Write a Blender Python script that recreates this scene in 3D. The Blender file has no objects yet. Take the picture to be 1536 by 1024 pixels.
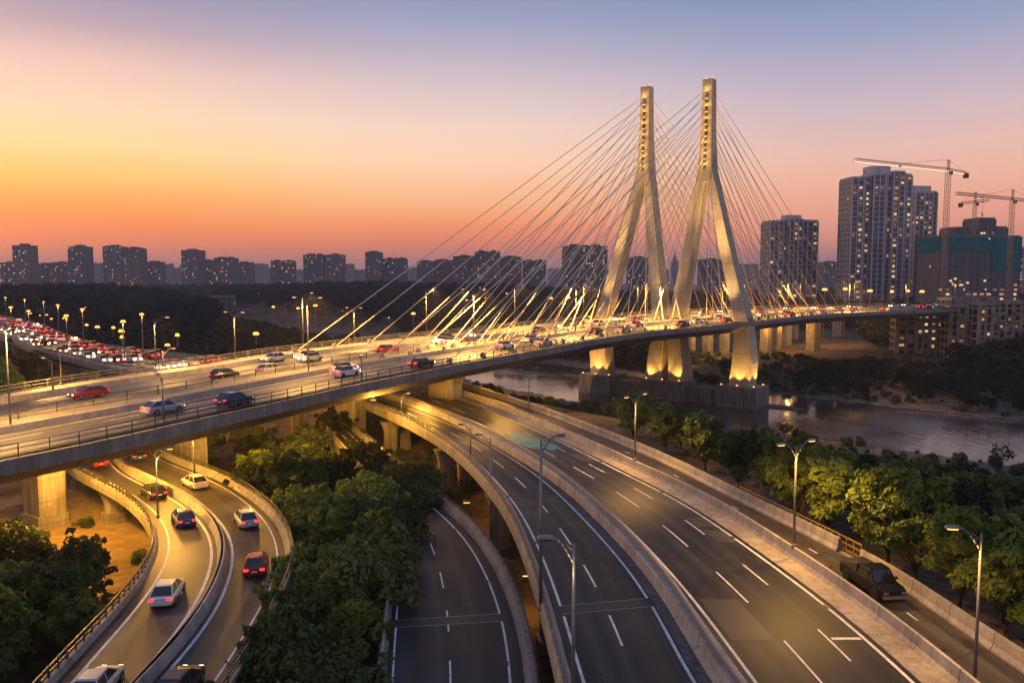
SKY_RAMP = 1.06
HAZE = 0.00016
import bpy, math, random
from mathutils import Vector, Matrix, noise
R = random.Random(7)
SC = bpy.context.scene
COL = SC.collection
# ------------------------------------------------------------------ camera
F = 1195.0
TP = 94.0 / F
PITCH = math.atan(TP)
cd = bpy.data.cameras.new('camera'); cam = bpy.data.objects.new('camera', cd); COL.objects.link(cam)
cd.sensor_width = 36; cd.lens = 36 * F / 1536; cd.clip_start = 0.5; cd.clip_end = 30000
cam.rotation_euler = (math.pi / 2 - PITCH, 0, 0)
SC.camera = cam
FW = Vector((0, math.cos(PITCH), -math.sin(PITCH))); UP = Vector((0, math.sin(PITCH), math.cos(PITCH)))
def ray(px, py): return FW + Vector(((px - 768) / F, 0, 0)) + UP * ((512 - py) / F)
def P(px, py, d):                      # a photo pixel taken to the level d metres below the viewpoint
    r = ray(px, py); return r * (-d / r.z)
def AY(px, py, Y):                     # a photo pixel taken to the distance Y
    r = ray(px, py); return r * (Y / r.y)
# ------------------------------------------------------------------ mesh builder
class MB:
    def __init__(s): s.v = []; s.f = []; s.uv = []; s.mi = []
    def face(s, pts, uv=None, m=0):
        n = len(s.v); s.v += [tuple(p) for p in pts]; s.f.append(tuple(range(n, n + len(pts))))
        s.uv.append(uv or [(0, 0)] * len(pts)); s.mi.append(m)
    def faces(s, vs, fs, m=0):
        n = len(s.v); s.v += [tuple(p) for p in vs]
        for f in fs:
            s.f.append(tuple(i + n for i in f)); s.uv.append([(0, 0)] * len(f)); s.mi.append(m)
    def box(s, c, size, rz=0.0, m=0, top=None):
        x, y, z = size[0] / 2, size[1] / 2, size[2] / 2; t = top or (1, 1)
        ca, sa = math.cos(rz), math.sin(rz); vs = []
        for zz, k in ((-z, (1, 1)), (z, t)):
            for a, b in ((-x, -y), (x, -y), (x, y), (-x, y)):
                a *= k[0]; b *= k[1]
                vs.append((c[0] + a * ca - b * sa, c[1] + a * sa + b * ca, c[2] + zz))
        s.faces(vs, [(3, 2, 1, 0), (4, 5, 6, 7), (0, 1, 5, 4), (1, 2, 6, 5), (2, 3, 7, 6), (3, 0, 4, 7)], m)
    def tube(s, p0, p1, r0, r1=None, n=6, m=0):
        p0 = Vector(p0); p1 = Vector(p1); r1 = r0 if r1 is None else r1
        d = (p1 - p0).normalized(); a = d.cross(Vector((0, 0, 1)))
        if a.length < 1e-3: a = Vector((1, 0, 0))
        a.normalize(); b = d.cross(a); vs = []
        for p, r in ((p0, r0), (p1, r1)):
            for i in range(n):
                t = 2 * math.pi * i / n; vs.append(p + a * (r * math.cos(t)) + b * (r * math.sin(t)))
        fs = [(i, (i + 1) % n, n + (i + 1) % n, n + i) for i in range(n)]
        fs += [tuple(range(n - 1, -1, -1)), tuple(range(n, 2 * n))]
        s.faces(vs, fs, m)
    def loft(s, rings, m=0, cap=True):
        n = len(rings[0]); vs = [p for r in rings for p in r]; fs = []
        for k in range(len(rings) - 1):
            for i in range(n):
                j = (i + 1) % n; fs.append((k * n + i, k * n + j, (k + 1) * n + j, (k + 1) * n + i))
        if cap: fs += [tuple(range(n - 1, -1, -1)), tuple(range((len(rings) - 1) * n, len(rings) * n))]
        s.faces(vs, fs, m)
    def mesh(s, name, mats, smooth=False):
        me = bpy.data.meshes.new(name); me.from_pydata(s.v, [], s.f)
        uvl = me.uv_layers.new(name='UVMap'); flat = [c for f in s.uv for p in f for c in p]
        uvl.data.foreach_set('uv', flat)
        for m in (mats if isinstance(mats, (list, tuple)) else [mats]): me.materials.append(m)
        if any(s.mi): me.polygons.foreach_set('material_index', s.mi)
        if smooth: me.polygons.foreach_set('use_smooth', [True] * len(s.f))
        me.update(); return me
    def build(s, name, mats, parent=None, smooth=False, local=False):
        return link(name, s.mesh(name, mats, smooth), parent, local)
def link(name, me, parent=None, local=False, loc=None):
    o = bpy.data.objects.new(name, me); COL.objects.link(o)
    if parent is not None:
        o.parent = parent
        if not local:                                   # coordinates given in world space
            q = parent; off = Vector((0, 0, 0))
            while q is not None: off += q.location; q = q.parent
            o.location = -off
    if loc is not None: o.location = loc
    return o
def tag(o, label=None, cat=None, group=None, kind=None):
    for k, v in (('label', label), ('category', cat), ('group', group), ('kind', kind)):
        if v: o[k] = v
    return o
def empty(name, loc, rz=0.0, label=None, cat=None, group=None):
    o = bpy.data.objects.new(name, None); COL.objects.link(o); o.location = loc; o.rotation_euler = (0, 0, rz)
    o.empty_display_size = 0.3
    return tag(o, label, cat, group)
def dup(o, loc=None, rz=None, label=None, parent=None, group=None, scale=None):
    c = o.copy(); COL.objects.link(c)
    if parent is not None: c.parent = parent
    for ch in o.children: dup(ch, parent=c)
    if loc is not None: c.location = loc
    if rz is not None: c.rotation_euler = (0, 0, rz)
    if label: c['label'] = label
    if group: c['group'] = group
    if scale is not None: c.scale = scale if isinstance(scale, (tuple, list)) else (scale,) * 3
    return c
# ------------------------------------------------------------------ materials
def lin(r, g, b):
    f = lambda c: (c / 12.92 if c <= 0.04045 else ((c + 0.055) / 1.055) ** 2.4)
    return (f(r / 255), f(g / 255), f(b / 255), 1)
class NT:
    def __init__(s, name):
        s.m = bpy.data.materials.new(name); s.m.use_nodes = True; s.t = s.m.node_tree; s.t.nodes.clear()
        s.out = s.n('ShaderNodeOutputMaterial')
    def n(s, typ, **kw):
        x = s.t.nodes.new(typ)
        for k, v in kw.items():
            if k.startswith('i_'): x.inputs[k[2:].replace('_', ' ')].default_value = v
            else: setattr(x, k, v)
        return x
    def l(s, a, ao, b, bi): s.t.links.new(a.outputs[ao], b.inputs[bi])
    def noise(s, scale, detail=4, src=None, rough=0.55):
        x = s.n('ShaderNodeTexNoise'); x.inputs['Scale'].default_value = scale; x.inputs['Detail'].default_value = detail
        x.inputs['Roughness'].default_value = rough
        if src: s.l(src[0], src[1], x, 'Vector')
        return x
    def ramp(s, stops, src, out=0):
        x = s.n('ShaderNodeValToRGB'); e = x.color_ramp.elements
        while len(e) < len(stops): e.new(0.5)
        for k, (p, c) in enumerate(stops): e[k].position = p; e[k].color = c if len(c) == 4 else (*c, 1)
        s.l(src, out, x, 'Fac'); return x
    def mix(s, a, b, fac=None, blend='MIX', f=0.5):
        x = s.n('ShaderNodeMix', data_type='RGBA', blend_type=blend); x.inputs[0].default_value = f
        for k, q in ((6, a), (7, b)):
            if isinstance(q, tuple) and isinstance(q[0], bpy.types.Node): s.t.links.new(q[0].outputs[q[1]], x.inputs[k])
            else: x.inputs[k].default_value = q if len(q) == 4 else (*q, 1)
        if fac: s.t.links.new(fac[0].outputs[fac[1]], x.inputs[0])
        return x
    def math(s, op, a, b=0.0):
        x = s.n('ShaderNodeMath', operation=op)
        for k, q in ((0, a), (1, b)):
            if isinstance(q, tuple): s.t.links.new(q[0].outputs[q[1]], x.inputs[k])
            else: x.inputs[k].default_value = q
        return x
    def pbsdf(s, col=None, rough=0.6, metal=0.0, spec=0.5):
        b = s.n('ShaderNodeBsdfPrincipled'); b.inputs['Roughness'].default_value = rough; b.inputs['Metallic'].default_value = metal
        b.inputs['Specular IOR Level'].default_value = spec
        if col is not None:
            if isinstance(col, bpy.types.Node): s.t.links.new(col.outputs[2 if col.type == 'MIX' else 0], b.inputs['Base Color'])
            else: b.inputs['Base Color'].default_value = col if len(col) == 4 else (*col, 1)
        s.l(b, 0, s.out, 'Surface'); return b
    def bump(s, b, src, out, dist=0.05, strength=0.4):
        x = s.n('ShaderNodeBump'); x.inputs['Distance'].default_value = dist; x.inputs['Strength'].default_value = strength
        s.l(src, out, x, 'Height'); s.l(x, 0, b, 'Normal')
def m_noisy(name, c0, c1, scale=1.0, rough=0.75, spec=0.3, bump=0.02, fine=6.0):
    t = NT(name); g = t.n('ShaderNodeNewGeometry')
    a = t.noise(scale, 5, (g, 'Position')); r = t.ramp([(0.32, c0), (0.68, c1)], a)
    f = t.noise(scale * fine, 3, (g, 'Position')); fr = t.ramp([(0.3, (0.72, 0.72, 0.72)), (0.7, (1.1, 1.1, 1.1))], f)
    mx = t.mix((r, 0), (fr, 0), blend='MULTIPLY', f=1.0)
    b = t.pbsdf(mx, rough, 0, spec)
    if bump: t.bump(b, f, 0, bump, 0.5)
    return t.m
def m_concrete(name, base, joint=0.0, stain=0.5, rough=0.8, var=1.0, lift=0.0):
    t = NT(name); g = t.n('ShaderNodeNewGeometry')
    big = t.noise(0.35, 5, (g, 'Position')); r = t.ramp([(0.3, tuple(c * (1 - 0.28 * var) for c in base)), (0.7, tuple(c * (1 + 0.15 * var) for c in base))], big)
    mp = t.n('ShaderNodeMapping'); mp.inputs['Scale'].default_value = (1.6, 1.6, 0.16); t.l(g, 'Position', mp, 'Vector')
    st = t.noise(1.0, 5, (mp, 0), 0.65); sr = t.ramp([(0.36, (1 - stain, 1 - stain, 1 - stain)), (0.62, (1.05, 1.05, 1.05))], st)
    mx = t.mix((r, 0), (sr, 0), blend='MULTIPLY', f=1.0)
    fin = t.noise(7, 3, (g, 'Position')); fr = t.ramp([(0.3, (0.82, 0.82, 0.82)), (0.7, (1.12, 1.12, 1.12))], fin)
    mx = t.mix((mx, 2), (fr, 0), blend='MULTIPLY', f=1.0)
    if joint:
        uv = t.n('ShaderNodeUVMap'); sp = t.n('ShaderNodeSeparateXYZ'); t.l(uv, 0, sp, 0)
        q = t.math('FRACT', (t.math('DIVIDE', (sp, 'Y'), joint), 0)); jr = t.ramp([(0.0, (0.3, 0.3, 0.3)), (0.012, (0.3, 0.3, 0.3)), (0.02, (1, 1, 1))], q)
        mx = t.mix((mx, 2), (jr, 0), blend='MULTIPLY', f=1.0)
    if lift:                                  # pour lines
        sp = t.n('ShaderNodeSeparateXYZ'); t.l(g, 'Position', sp, 0); q = t.math('FRACT', (t.math('DIVIDE', (sp, 'Z'), lift), 0)); jr = t.ramp([(0.0, (0.62, 0.62, 0.62)), (0.03, (0.66, 0.66, 0.66)), (0.045, (1, 1, 1))], q)
        mx = t.mix((mx, 2), (jr, 0), blend='MULTIPLY', f=1.0)
    b = t.pbsdf(mx, rough, 0, 0.3); t.bump(b, fin, 0, 0.02, 0.4)
    return t.m
def m_asphalt(name, base, lanes, rough=0.55, worn=1.55):
    # tyre tracks worn lighter along each lane (lateral metres in U), patches and oil stains
    t = NT(name); g = t.n('ShaderNodeNewGeometry'); uv = t.n('ShaderNodeUVMap'); sp = t.n('ShaderNodeSeparateXYZ'); t.l(uv, 0, sp, 0)
    big = t.noise(0.12, 5, (g, 'Position')); r = t.ramp([(0.3, tuple(c * 0.55 for c in base)), (0.72, tuple(c * 1.4 for c in base))], big)
    q = t.math('FRACT', (t.math('DIVIDE', (sp, 'X'), lanes / 2), 0))
    tr = t.ramp([(0.0, (0.9, 0.9, 0.9)), (0.25, (1, 1, 1)), (0.5, (worn, worn, worn)), (0.75, (1, 1, 1)), (1.0, (0.9, 0.9, 0.9))], q)
    mx = t.mix((r, 0), (tr, 0), blend='MULTIPLY', f=1.0)
    mp = t.n('ShaderNodeMapping'); mp.inputs['Scale'].default_value = (0.9, 0.05, 1); t.l(uv, 0, mp, 'Vector')
    st = t.noise(1.0, 4, (mp, 0)); sr = t.ramp([(0.35, (0.6, 0.6, 0.6)), (0.65, (1.2, 1.2, 1.2))], st)
    mx = t.mix((mx, 2), (sr, 0), blend='MULTIPLY', f=1.0)
    fin = t.noise(14, 3, (g, 'Position')); fr = t.ramp([(0.3, (0.75, 0.75, 0.75)), (0.7, (1.2, 1.2, 1.2))], fin)
    mx = t.mix((mx, 2), (fr, 0), blend='MULTIPLY', f=1.0)
    cr = t.n('ShaderNodeTexVoronoi', feature='DISTANCE_TO_EDGE'); cr.inputs['Scale'].default_value = 0.11; 
    wv = t.noise(0.5, 3, (g, 'Position')); ad = t.n('ShaderNodeVectorMath', operation='ADD'); t.l(g, 'Position', ad, 0)
    sc = t.n('ShaderNodeVectorMath', operation='SCALE'); sc.inputs['Scale'].default_value = 3.0; t.l(wv, 'Color', sc, 0); t.l(sc, 0, ad, 1); t.l(ad, 0, cr, 'Vector')
    ck = t.ramp([(0.0, (0.5, 0.5, 0.5)), (0.006, (0.6, 0.6, 0.6)), (0.009, (1, 1, 1))], cr)
    mx = t.mix((mx, 2), (ck, 0), blend='MULTIPLY', f=1.0)
    b = t.pbsdf(mx, rough, 0, 0.22); t.bump(b, fin, 0, 0.012, 0.5)
    return t.m
def m_plain(name, c, rough=0.5, metal=0.0, spec=0.5):
    t = NT(name); g = t.n('ShaderNodeNewGeometry'); f = t.noise(3.0, 4, (g, 'Position'))
    r = t.ramp([(0.3, tuple(x * 0.82 for x in c)), (0.7, tuple(min(1, x * 1.1) for x in c))], f)
    t.pbsdf(r, rough, metal, spec); return t.m
def m_emit(name, c, s, sample='NONE'):
    t = NT(name); e = t.n('ShaderNodeEmission'); e.inputs['Color'].default_value = (*c, 1); e.inputs['Strength'].default_value = s
    t.l(e, 0, t.out, 'Surface'); t.m.cycles.emission_sampling = sample; return t.m
def m_leaf(name, dark, light, trans=0.14):
    t = NT(name); g = t.n('ShaderNodeNewGeometry'); oi = t.n('ShaderNodeObjectInfo')
    n1 = t.noise(0.55, 3, (g, 'Position')); n2 = t.noise(6.0, 2, (g, 'Position'))
    s = t.math('ADD', (t.math('MULTIPLY', (n1, 0), 0.6), 0), (t.math('MULTIPLY', (n2, 0), 0.5), 0))
    s = t.math('ADD', (s, 0), (t.math('MULTIPLY', (t.math('SUBTRACT', (oi, 'Random'), 0.4), 0), 0.45), 0))
    r = t.ramp([(0.40, dark), (0.9, light)], s)
    d = t.n('ShaderNodeBsdfDiffuse'); tr = t.n('ShaderNodeBsdfTranslucent'); t.l(r, 0, d, 0); t.l(r, 0, tr, 0)
    gl = t.n('ShaderNodeBsdfGlossy'); gl.inputs['Roughness'].default_value = 0.45; gl.inputs['Color'].default_value = (0.5, 0.5, 0.5, 1)
    x = t.n('ShaderNodeMixShader'); x.inputs[0].default_value = trans; t.l(d, 0, x, 1); t.l(tr, 0, x, 2)
    y = t.n('ShaderNodeMixShader'); y.inputs[0].default_value = 0.035; t.l(x, 0, y, 1); t.l(gl, 0, y, 2)
    t.l(y, 0, t.out, 'Surface'); return t.m
def m_facade(name, base, fh=3.2, bw=3.4, dark=0.35):
    # storeys and window bays of a far block
    t = NT(name); g = t.n('ShaderNodeNewGeometry'); tc = t.n('ShaderNodeTexCoord'); sp = t.n('ShaderNodeSeparateXYZ'); t.l(tc, 'Object', sp, 0)
    h = t.math('FRACT', (t.math('DIVIDE', (sp, 'Z'), fh), 0)); hx = t.math('ADD', (sp, 'X'), (sp, 'Y')); w = t.math('FRACT', (t.math('DIVIDE', (hx, 0), bw), 0))
    a = t.math('MULTIPLY', (t.math('GREATER_THAN', (h, 0), 0.35), 0), (t.math('LESS_THAN', (h, 0), 0.85), 0))
    b = t.math('MULTIPLY', (t.math('GREATER_THAN', (w, 0), 0.25), 0), (t.math('LESS_THAN', (w, 0), 0.8), 0))
    k = t.math('MULTIPLY', (a, 0), (b, 0))
    n1 = t.noise(0.06, 4, (g, 'Position')); r = t.ramp([(0.3, tuple(c * 0.75 for c in base)), (0.7, tuple(c * 1.15 for c in base))], n1)
    mx = t.mix((r, 0), tuple(c * dark for c in base), fac=(k, 0))
    t.pbsdf(mx, 0.8, 0, 0.2); return t.m
M = {}
M['conc'] = m_concrete('concrete', (0.27, 0.245, 0.21), 0, 0.35)
M['conc_j'] = m_concrete('jointed_concrete', (0.29, 0.265, 0.235), 4.0, 0.3)
M['conc_pale'] = m_concrete('pale_concrete', (0.42, 0.385, 0.33), 0, 0.22)
M['conc_w'] = m_concrete('wet_concrete', (0.22, 0.20, 0.175), 0, 0.5)
M['conc_dark'] = m_concrete('weathered_concrete', (0.13, 0.12, 0.105), 0, 0.45)
M['conc_jp'] = m_concrete('pale_jointed_concrete', (0.43, 0.39, 0.34), 4.0, 0.25)
M['kerb'] = m_concrete('pale_kerb_concrete', (0.38, 0.33, 0.26), 3.0, 0.3)
M['pylon'] = m_concrete('pylon_concrete', (0.50, 0.42, 0.30), 0, 0.2, 0.8, 0.45, 4.2)
M['pierc'] = m_concrete('pier_concrete', (0.29, 0.26, 0.22), 0, 0.4, 0.8, 1.0, 2.6)
M['walk'] = m_concrete('walkway_concrete', (0.27, 0.24, 0.20), 6.0, 0.25)
M['asph'] = m_asphalt('dark_asphalt', (0.028, 0.027, 0.027), 3.0)
M['asph_m'] = m_asphalt('ramp_asphalt', (0.024, 0.025, 0.027), 3.6)
M['asph_l'] = m_asphalt('curving_ramp_asphalt', (0.066, 0.060, 0.055), 3.4, 0.5)
M['asph_d'] = m_asphalt('bridge_asphalt', (0.075, 0.07, 0.066), 3.4, 0.5)
M['asph_s'] = m_asphalt('service_asphalt', (0.085, 0.075, 0.06), 3.4, 0.65, 1.15)
M['paint'] = m_noisy('road_paint', (0.55, 0.54, 0.51), (0.86, 0.85, 0.82), 1.2, 0.6, 0.4, 0)
M['teal'] = m_noisy('teal_paint', (0.015, 0.16, 0.14), (0.05, 0.36, 0.31), 0.7, 0.6, 0.4, 0)
M['joint'] = m_plain('joint_rubber', (0.02, 0.021, 0.022), 0.6)
M['steel'] = m_plain('galvanised_steel', (0.21, 0.205, 0.2), 0.45, 0.5)
M['rail'] = m_plain('dark_railing_paint', (0.07, 0.062, 0.055), 0.5, 0.3)
M['rail_y'] = m_plain('ochre_railing_paint', (0.32, 0.2, 0.05), 0.5, 0.1)
M['cable'] = m_plain('cable_sheath', (0.74, 0.58, 0.38), 0.4)
M['glass'] = m_plain('dark_glass', (0.015, 0.017, 0.02), 0.08, 0.0, 0.8)
M['rubber'] = m_plain('tyre_rubber', (0.015, 0.015, 0.015), 0.8)
M['dirt'] = m_noisy('earth', (0.09, 0.06, 0.035), (0.2, 0.14, 0.08), 0.25, 0.95, 0.1, 0.05)
AMB = (1.0, 0.50, 0.11)
M['lamp'] = m_emit('sodium_lamp', (1.0, 0.44, 0.10), 2.8)
M['niche'] = m_emit('niche_glow', (1.0, 0.52, 0.14), 2.2)
M['lampfar'] = m_emit('far_sodium_lamp', (1.0, 0.42, 0.09), 2.4)
M['lampoff'] = m_plain('lamp_housing', (0.2, 0.2, 0.21), 0.4, 0.6)
M['red'] = m_emit('tail_lamp', (1.0, 0.025, 0.03), 3.6, 'AUTO')
M['white'] = m_emit('head_lamp', (1.0, 0.82, 0.55), 14, 'AUTO')
M['redfar'] = m_emit('far_tail_lamp', (1.0, 0.035, 0.03), 4.5)
M['whitefar'] = m_emit('far_head_lamp', (1.0, 0.75, 0.42), 12)
M['beacon'] = m_emit('red_beacon', (1.0, 0.12, 0.06), 5)
M['win'] = m_emit('lit_window', (1.0, 0.54, 0.2), 0.62)
M['winw'] = m_emit('bright_window', (1.0, 0.70, 0.38), 0.95)
M['wind'] = m_emit('dim_window', (1.0, 0.45, 0.15), 0.28)
M['jib'] = m_emit('jib_light_line', (1.0, 0.62, 0.42), 3.2)
M['leaf'] = m_leaf('leaves', (0.032, 0.058, 0.010), (0.22, 0.28, 0.038))
M['leaf_y'] = m_leaf('pale_leaves', (0.045, 0.08, 0.010), (0.23, 0.29, 0.035), 0.22)
M['leaf_o'] = m_leaf('olive_leaves', (0.035, 0.052, 0.014), (0.12, 0.155, 0.035))
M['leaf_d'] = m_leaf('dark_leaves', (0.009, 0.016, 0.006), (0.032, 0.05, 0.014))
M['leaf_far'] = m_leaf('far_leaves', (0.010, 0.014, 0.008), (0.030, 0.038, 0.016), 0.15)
M['bark'] = m_noisy('bark', (0.04, 0.03, 0.02), (0.11, 0.085, 0.06), 2.0, 0.9, 0.1, 0.03)
# ------------------------------------------------------------------ sky and sun
w = bpy.data.worlds.new('World'); SC.world = w; w.use_nodes = True; wt = w.node_tree; wt.nodes.clear()
wn = lambda t: wt.nodes.new(t)
def wl(a, ao, b, bi): wt.links.new(a.outputs[ao], b.inputs[bi])
tc = wn('ShaderNodeTexCoord'); sep = wn('ShaderNodeSeparateXYZ'); wl(tc, 'Generated', sep, 0)
def wmath(op, a, b=0.0):
    x = wn('ShaderNodeMath'); x.operation = op
    for k, q in ((0, a), (1, b)):
        if isinstance(q, tuple): wl(q[0], q[1], x, k)
        else: x.inputs[k].default_value = q
    return x
ln = wmath('SQRT', (wmath('ADD', (wmath('MULTIPLY', (sep, 0), (sep, 0)), 0), (wmath('MULTIPLY', (sep, 1), (sep, 1)), 0)), 0))
sx = wmath('DIVIDE', (sep, 0), (ln, 0)); sy = wmath('DIVIDE', (sep, 1), (ln, 0))
mp = wn('ShaderNodeMapping'); mp.inputs['Scale'].default_value = (1.2, 1.2, 9.0); wl(tc, 'Generated', mp, 0)
sn = wn('ShaderNodeTexNoise'); sn.inputs['Scale'].default_value = 1.6; sn.inputs['Detail'].default_value = 4; wl(mp, 0, sn, 'Vector')
zz = wmath('ADD', (sep, 2), (wmath('MULTIPLY', (wmath('SUBTRACT', (sn, 0), 0.5), 0), 0.02), 0))   # faint high cloud veils
zt = wmath('MULTIPLY', (zz, 0), 2.0)
def sky_ramp(stops):
    x = wn('ShaderNodeValToRGB'); e = x.color_ramp.elements
    while len(e) < len(stops): e.new(0.5)
    for k, (p, c) in enumerate(stops): e[k].position = p * 2; e[k].color = lin(*c)
    wl(zt, 0, x, 0); return x
left = sky_ramp([(0.0, (168, 92, 84)), (0.018, (212, 112, 96)), (0.045, (246, 112, 70)), (0.066, (255, 128, 52)), (0.088, (255, 158, 58)), (0.112, (255, 194, 96)),
                 (0.142, (255, 212, 142)), (0.185, (250, 208, 172)), (0.225, (236, 190, 176)), (0.265, (186, 156, 166)), (0.30, (152, 140, 166)), (0.34, (124, 127, 157)), (0.49, (112, 122, 164))])
mid = sky_ramp([(0.0, (160, 98, 96)), (0.018, (206, 116, 104)), (0.045, (238, 120, 88)), (0.066, (255, 142, 88)), (0.095, (255, 178, 124)), (0.14, (255, 206, 172)),
                (0.185, (242, 206, 190)), (0.225, (214, 190, 192)), (0.265, (182, 170, 188)), (0.30, (152, 154, 186)), (0.34, (124, 134, 168)), (0.49, (108, 122, 166))])
right = sky_ramp([(0.0, (138, 104, 110)), (0.022, (188, 122, 122)), (0.05, (236, 148, 126)), (0.085, (244, 166, 140)), (0.115, (242, 180, 156)), (0.145, (232, 186, 174)),
                  (0.185, (206, 180, 188)), (0.225, (180, 168, 190)), (0.265, (152, 156, 188)), (0.30, (128, 144, 180)), (0.34, (106, 127, 161)), (0.49, (100, 118, 160))])
back = sky_ramp([(0.0, (168, 148, 164)), (0.08, (204, 180, 192)), (0.2, (182, 174, 200)), (0.49, (122, 134, 176))])
def mrange(src, a, b):
    x = wn('ShaderNodeMapRange'); x.clamp = True; x.interpolation_type = 'SMOOTHSTEP'
    x.inputs['From Min'].default_value = a; x.inputs['From Max'].default_value = b; wl(src, 0, x, 0); return x
def wmix(a, ao, b, bo, f):
    x = wn('ShaderNodeMix'); x.data_type = 'RGBA'; wt.links.new(a.outputs[ao], x.inputs[6]); wt.links.new(b.outputs[bo], x.inputs[7]); wl(f, 0, x, 0); return x
c1 = wmix(left, 0, mid, 0, mrange(sx, -0.5, -0.05)); c2 = wmix(c1, 2, right, 0, mrange(sx, -0.05, 0.42)); c3 = wmix(back, 0, c2, 2, mrange(sy, -0.5, 0.45))
SUN_EL, SUN_AZ = math.radians(1.5), math.radians(-50)          # afterglow low on the left
nis = wn('ShaderNodeTexSky'); nis.sky_type = 'NISHITA'; nis.sun_disc = False; nis.sun_elevation = SUN_EL; nis.sun_rotation = SUN_AZ
bg1 = wn('ShaderNodeBackground'); bg1.inputs['Strength'].default_value = SKY_RAMP; wl(c3, 2, bg1, 0)
bg2 = wn('ShaderNodeBackground'); bg2.inputs['Strength'].default_value = 0.05; wl(nis, 0, bg2, 0)
ads = wn('ShaderNodeAddShader'); wl(bg1, 0, ads, 0); wl(bg2, 0, ads, 1)
wo = wn('ShaderNodeOutputWorld'); wl(ads, 0, wo, 0)
sd = bpy.data.lights.new('sun', 'SUN'); sd.energy = 0.35; sd.angle = math.radians(12); sd.color = (1.0, 0.55, 0.3)
so = bpy.data.objects.new('sun', sd); COL.objects.link(so)
sdir = Vector((math.sin(SUN_AZ) * math.cos(SUN_EL), math.cos(SUN_AZ) * math.cos(SUN_EL), math.sin(math.radians(5))))
so.rotation_euler = (-sdir).to_track_quat('-Z', 'Y').to_euler(); so.location = sdir * 200
SC.view_settings.view_transform = 'Standard'; SC.view_settings.look = 'None'; SC.view_settings.exposure = 0; SC.view_settings.gamma = 1
SC.render.engine = 'CYCLES'; cy = SC.cycles
cy.use_denoising = True; cy.denoiser = 'OPENIMAGEDENOISE'; cy.max_bounces = 6; cy.diffuse_bounces = 2; cy.glossy_bounces = 3; cy.transmission_bounces = 3; cy.volume_bounces = 0
cy.transparent_max_bounces = 4; cy.sample_clamp_indirect = 4; cy.use_light_tree = True; cy.caustics_reflective = False; cy.caustics_refractive = False
# ------------------------------------------------------------------ lights
LD = {}
def lamp_light(parent, loc, watts, kind='POINT', color=AMB, radius=0.2, spot=140, aim=None, blend=0.6):
    key = (kind, watts, color, radius, spot, blend)
    if key not in LD:
        d = bpy.data.lights.new('lamp_light', kind); d.energy = watts; d.color = color; d.shadow_soft_size = radius
        if kind == 'SPOT': d.spot_size = math.radians(spot); d.spot_blend = blend
        LD[key] = d
    o = bpy.data.objects.new('lamp_light', LD[key]); COL.objects.link(o); o.parent = parent; o.location = loc
    if aim is not None: o.rotation_euler = Vector(aim).to_track_quat('-Z', 'Y').to_euler()
    return o
# ------------------------------------------------------------------ roads
def spline(pts, step=1.5):
    out = []; n = len(pts)
    for i in range(n - 1):
        p0 = pts[max(i - 1, 0)]; p1 = pts[i]; p2 = pts[i + 1]; p3 = pts[min(i + 2, n - 1)]
        d1 = max((p2 - p1).length, 1e-6); k = max(2, int(d1 / step))
        d0 = max((p1 - p0).length, 1e-6); d2 = max((p3 - p2).length, 1e-6)
        m1 = (p2 - p1) / d1 if i == 0 else ((p1 - p0) / d0 * d1 + (p2 - p1) / d1 * d0) / (d0 + d1)
        m2 = (p2 - p1) / d1 if i == n - 2 else ((p2 - p1) / d1 * d2 + (p3 - p2) / d2 * d1) / (d1 + d2)
        for j in range(k):
            t = j / k; t2 = t * t; t3 = t2 * t
            out.append(p1 * (2 * t3 - 3 * t2 + 1) + m1 * d1 * (t3 - 2 * t2 + t) + p2 * (-2 * t3 + 3 * t2) + m2 * d1 * (t3 - t2))
    out.append(pts[-1].copy()); return out
def resample(pl, n):
    cum = [0]
    for a, b in zip(pl, pl[1:]): cum.append(cum[-1] + (b - a).length)
    out = []; j = 0
    for i in range(n):
        t = cum[-1] * i / (n - 1)
        while j < len(pl) - 2 and cum[j + 1] < t: j += 1
        f = (t - cum[j]) / max(1e-9, cum[j + 1] - cum[j]); out.append(pl[j].lerp(pl[j + 1], min(1, f)))
    return out
def smooth(pl, it):
    for _ in range(it): pl = [pl[0]] + [(a + b * 2 + c) / 4 for a, b, c in zip(pl, pl[1:], pl[2:])] + [pl[-1]]
    return pl
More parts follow.
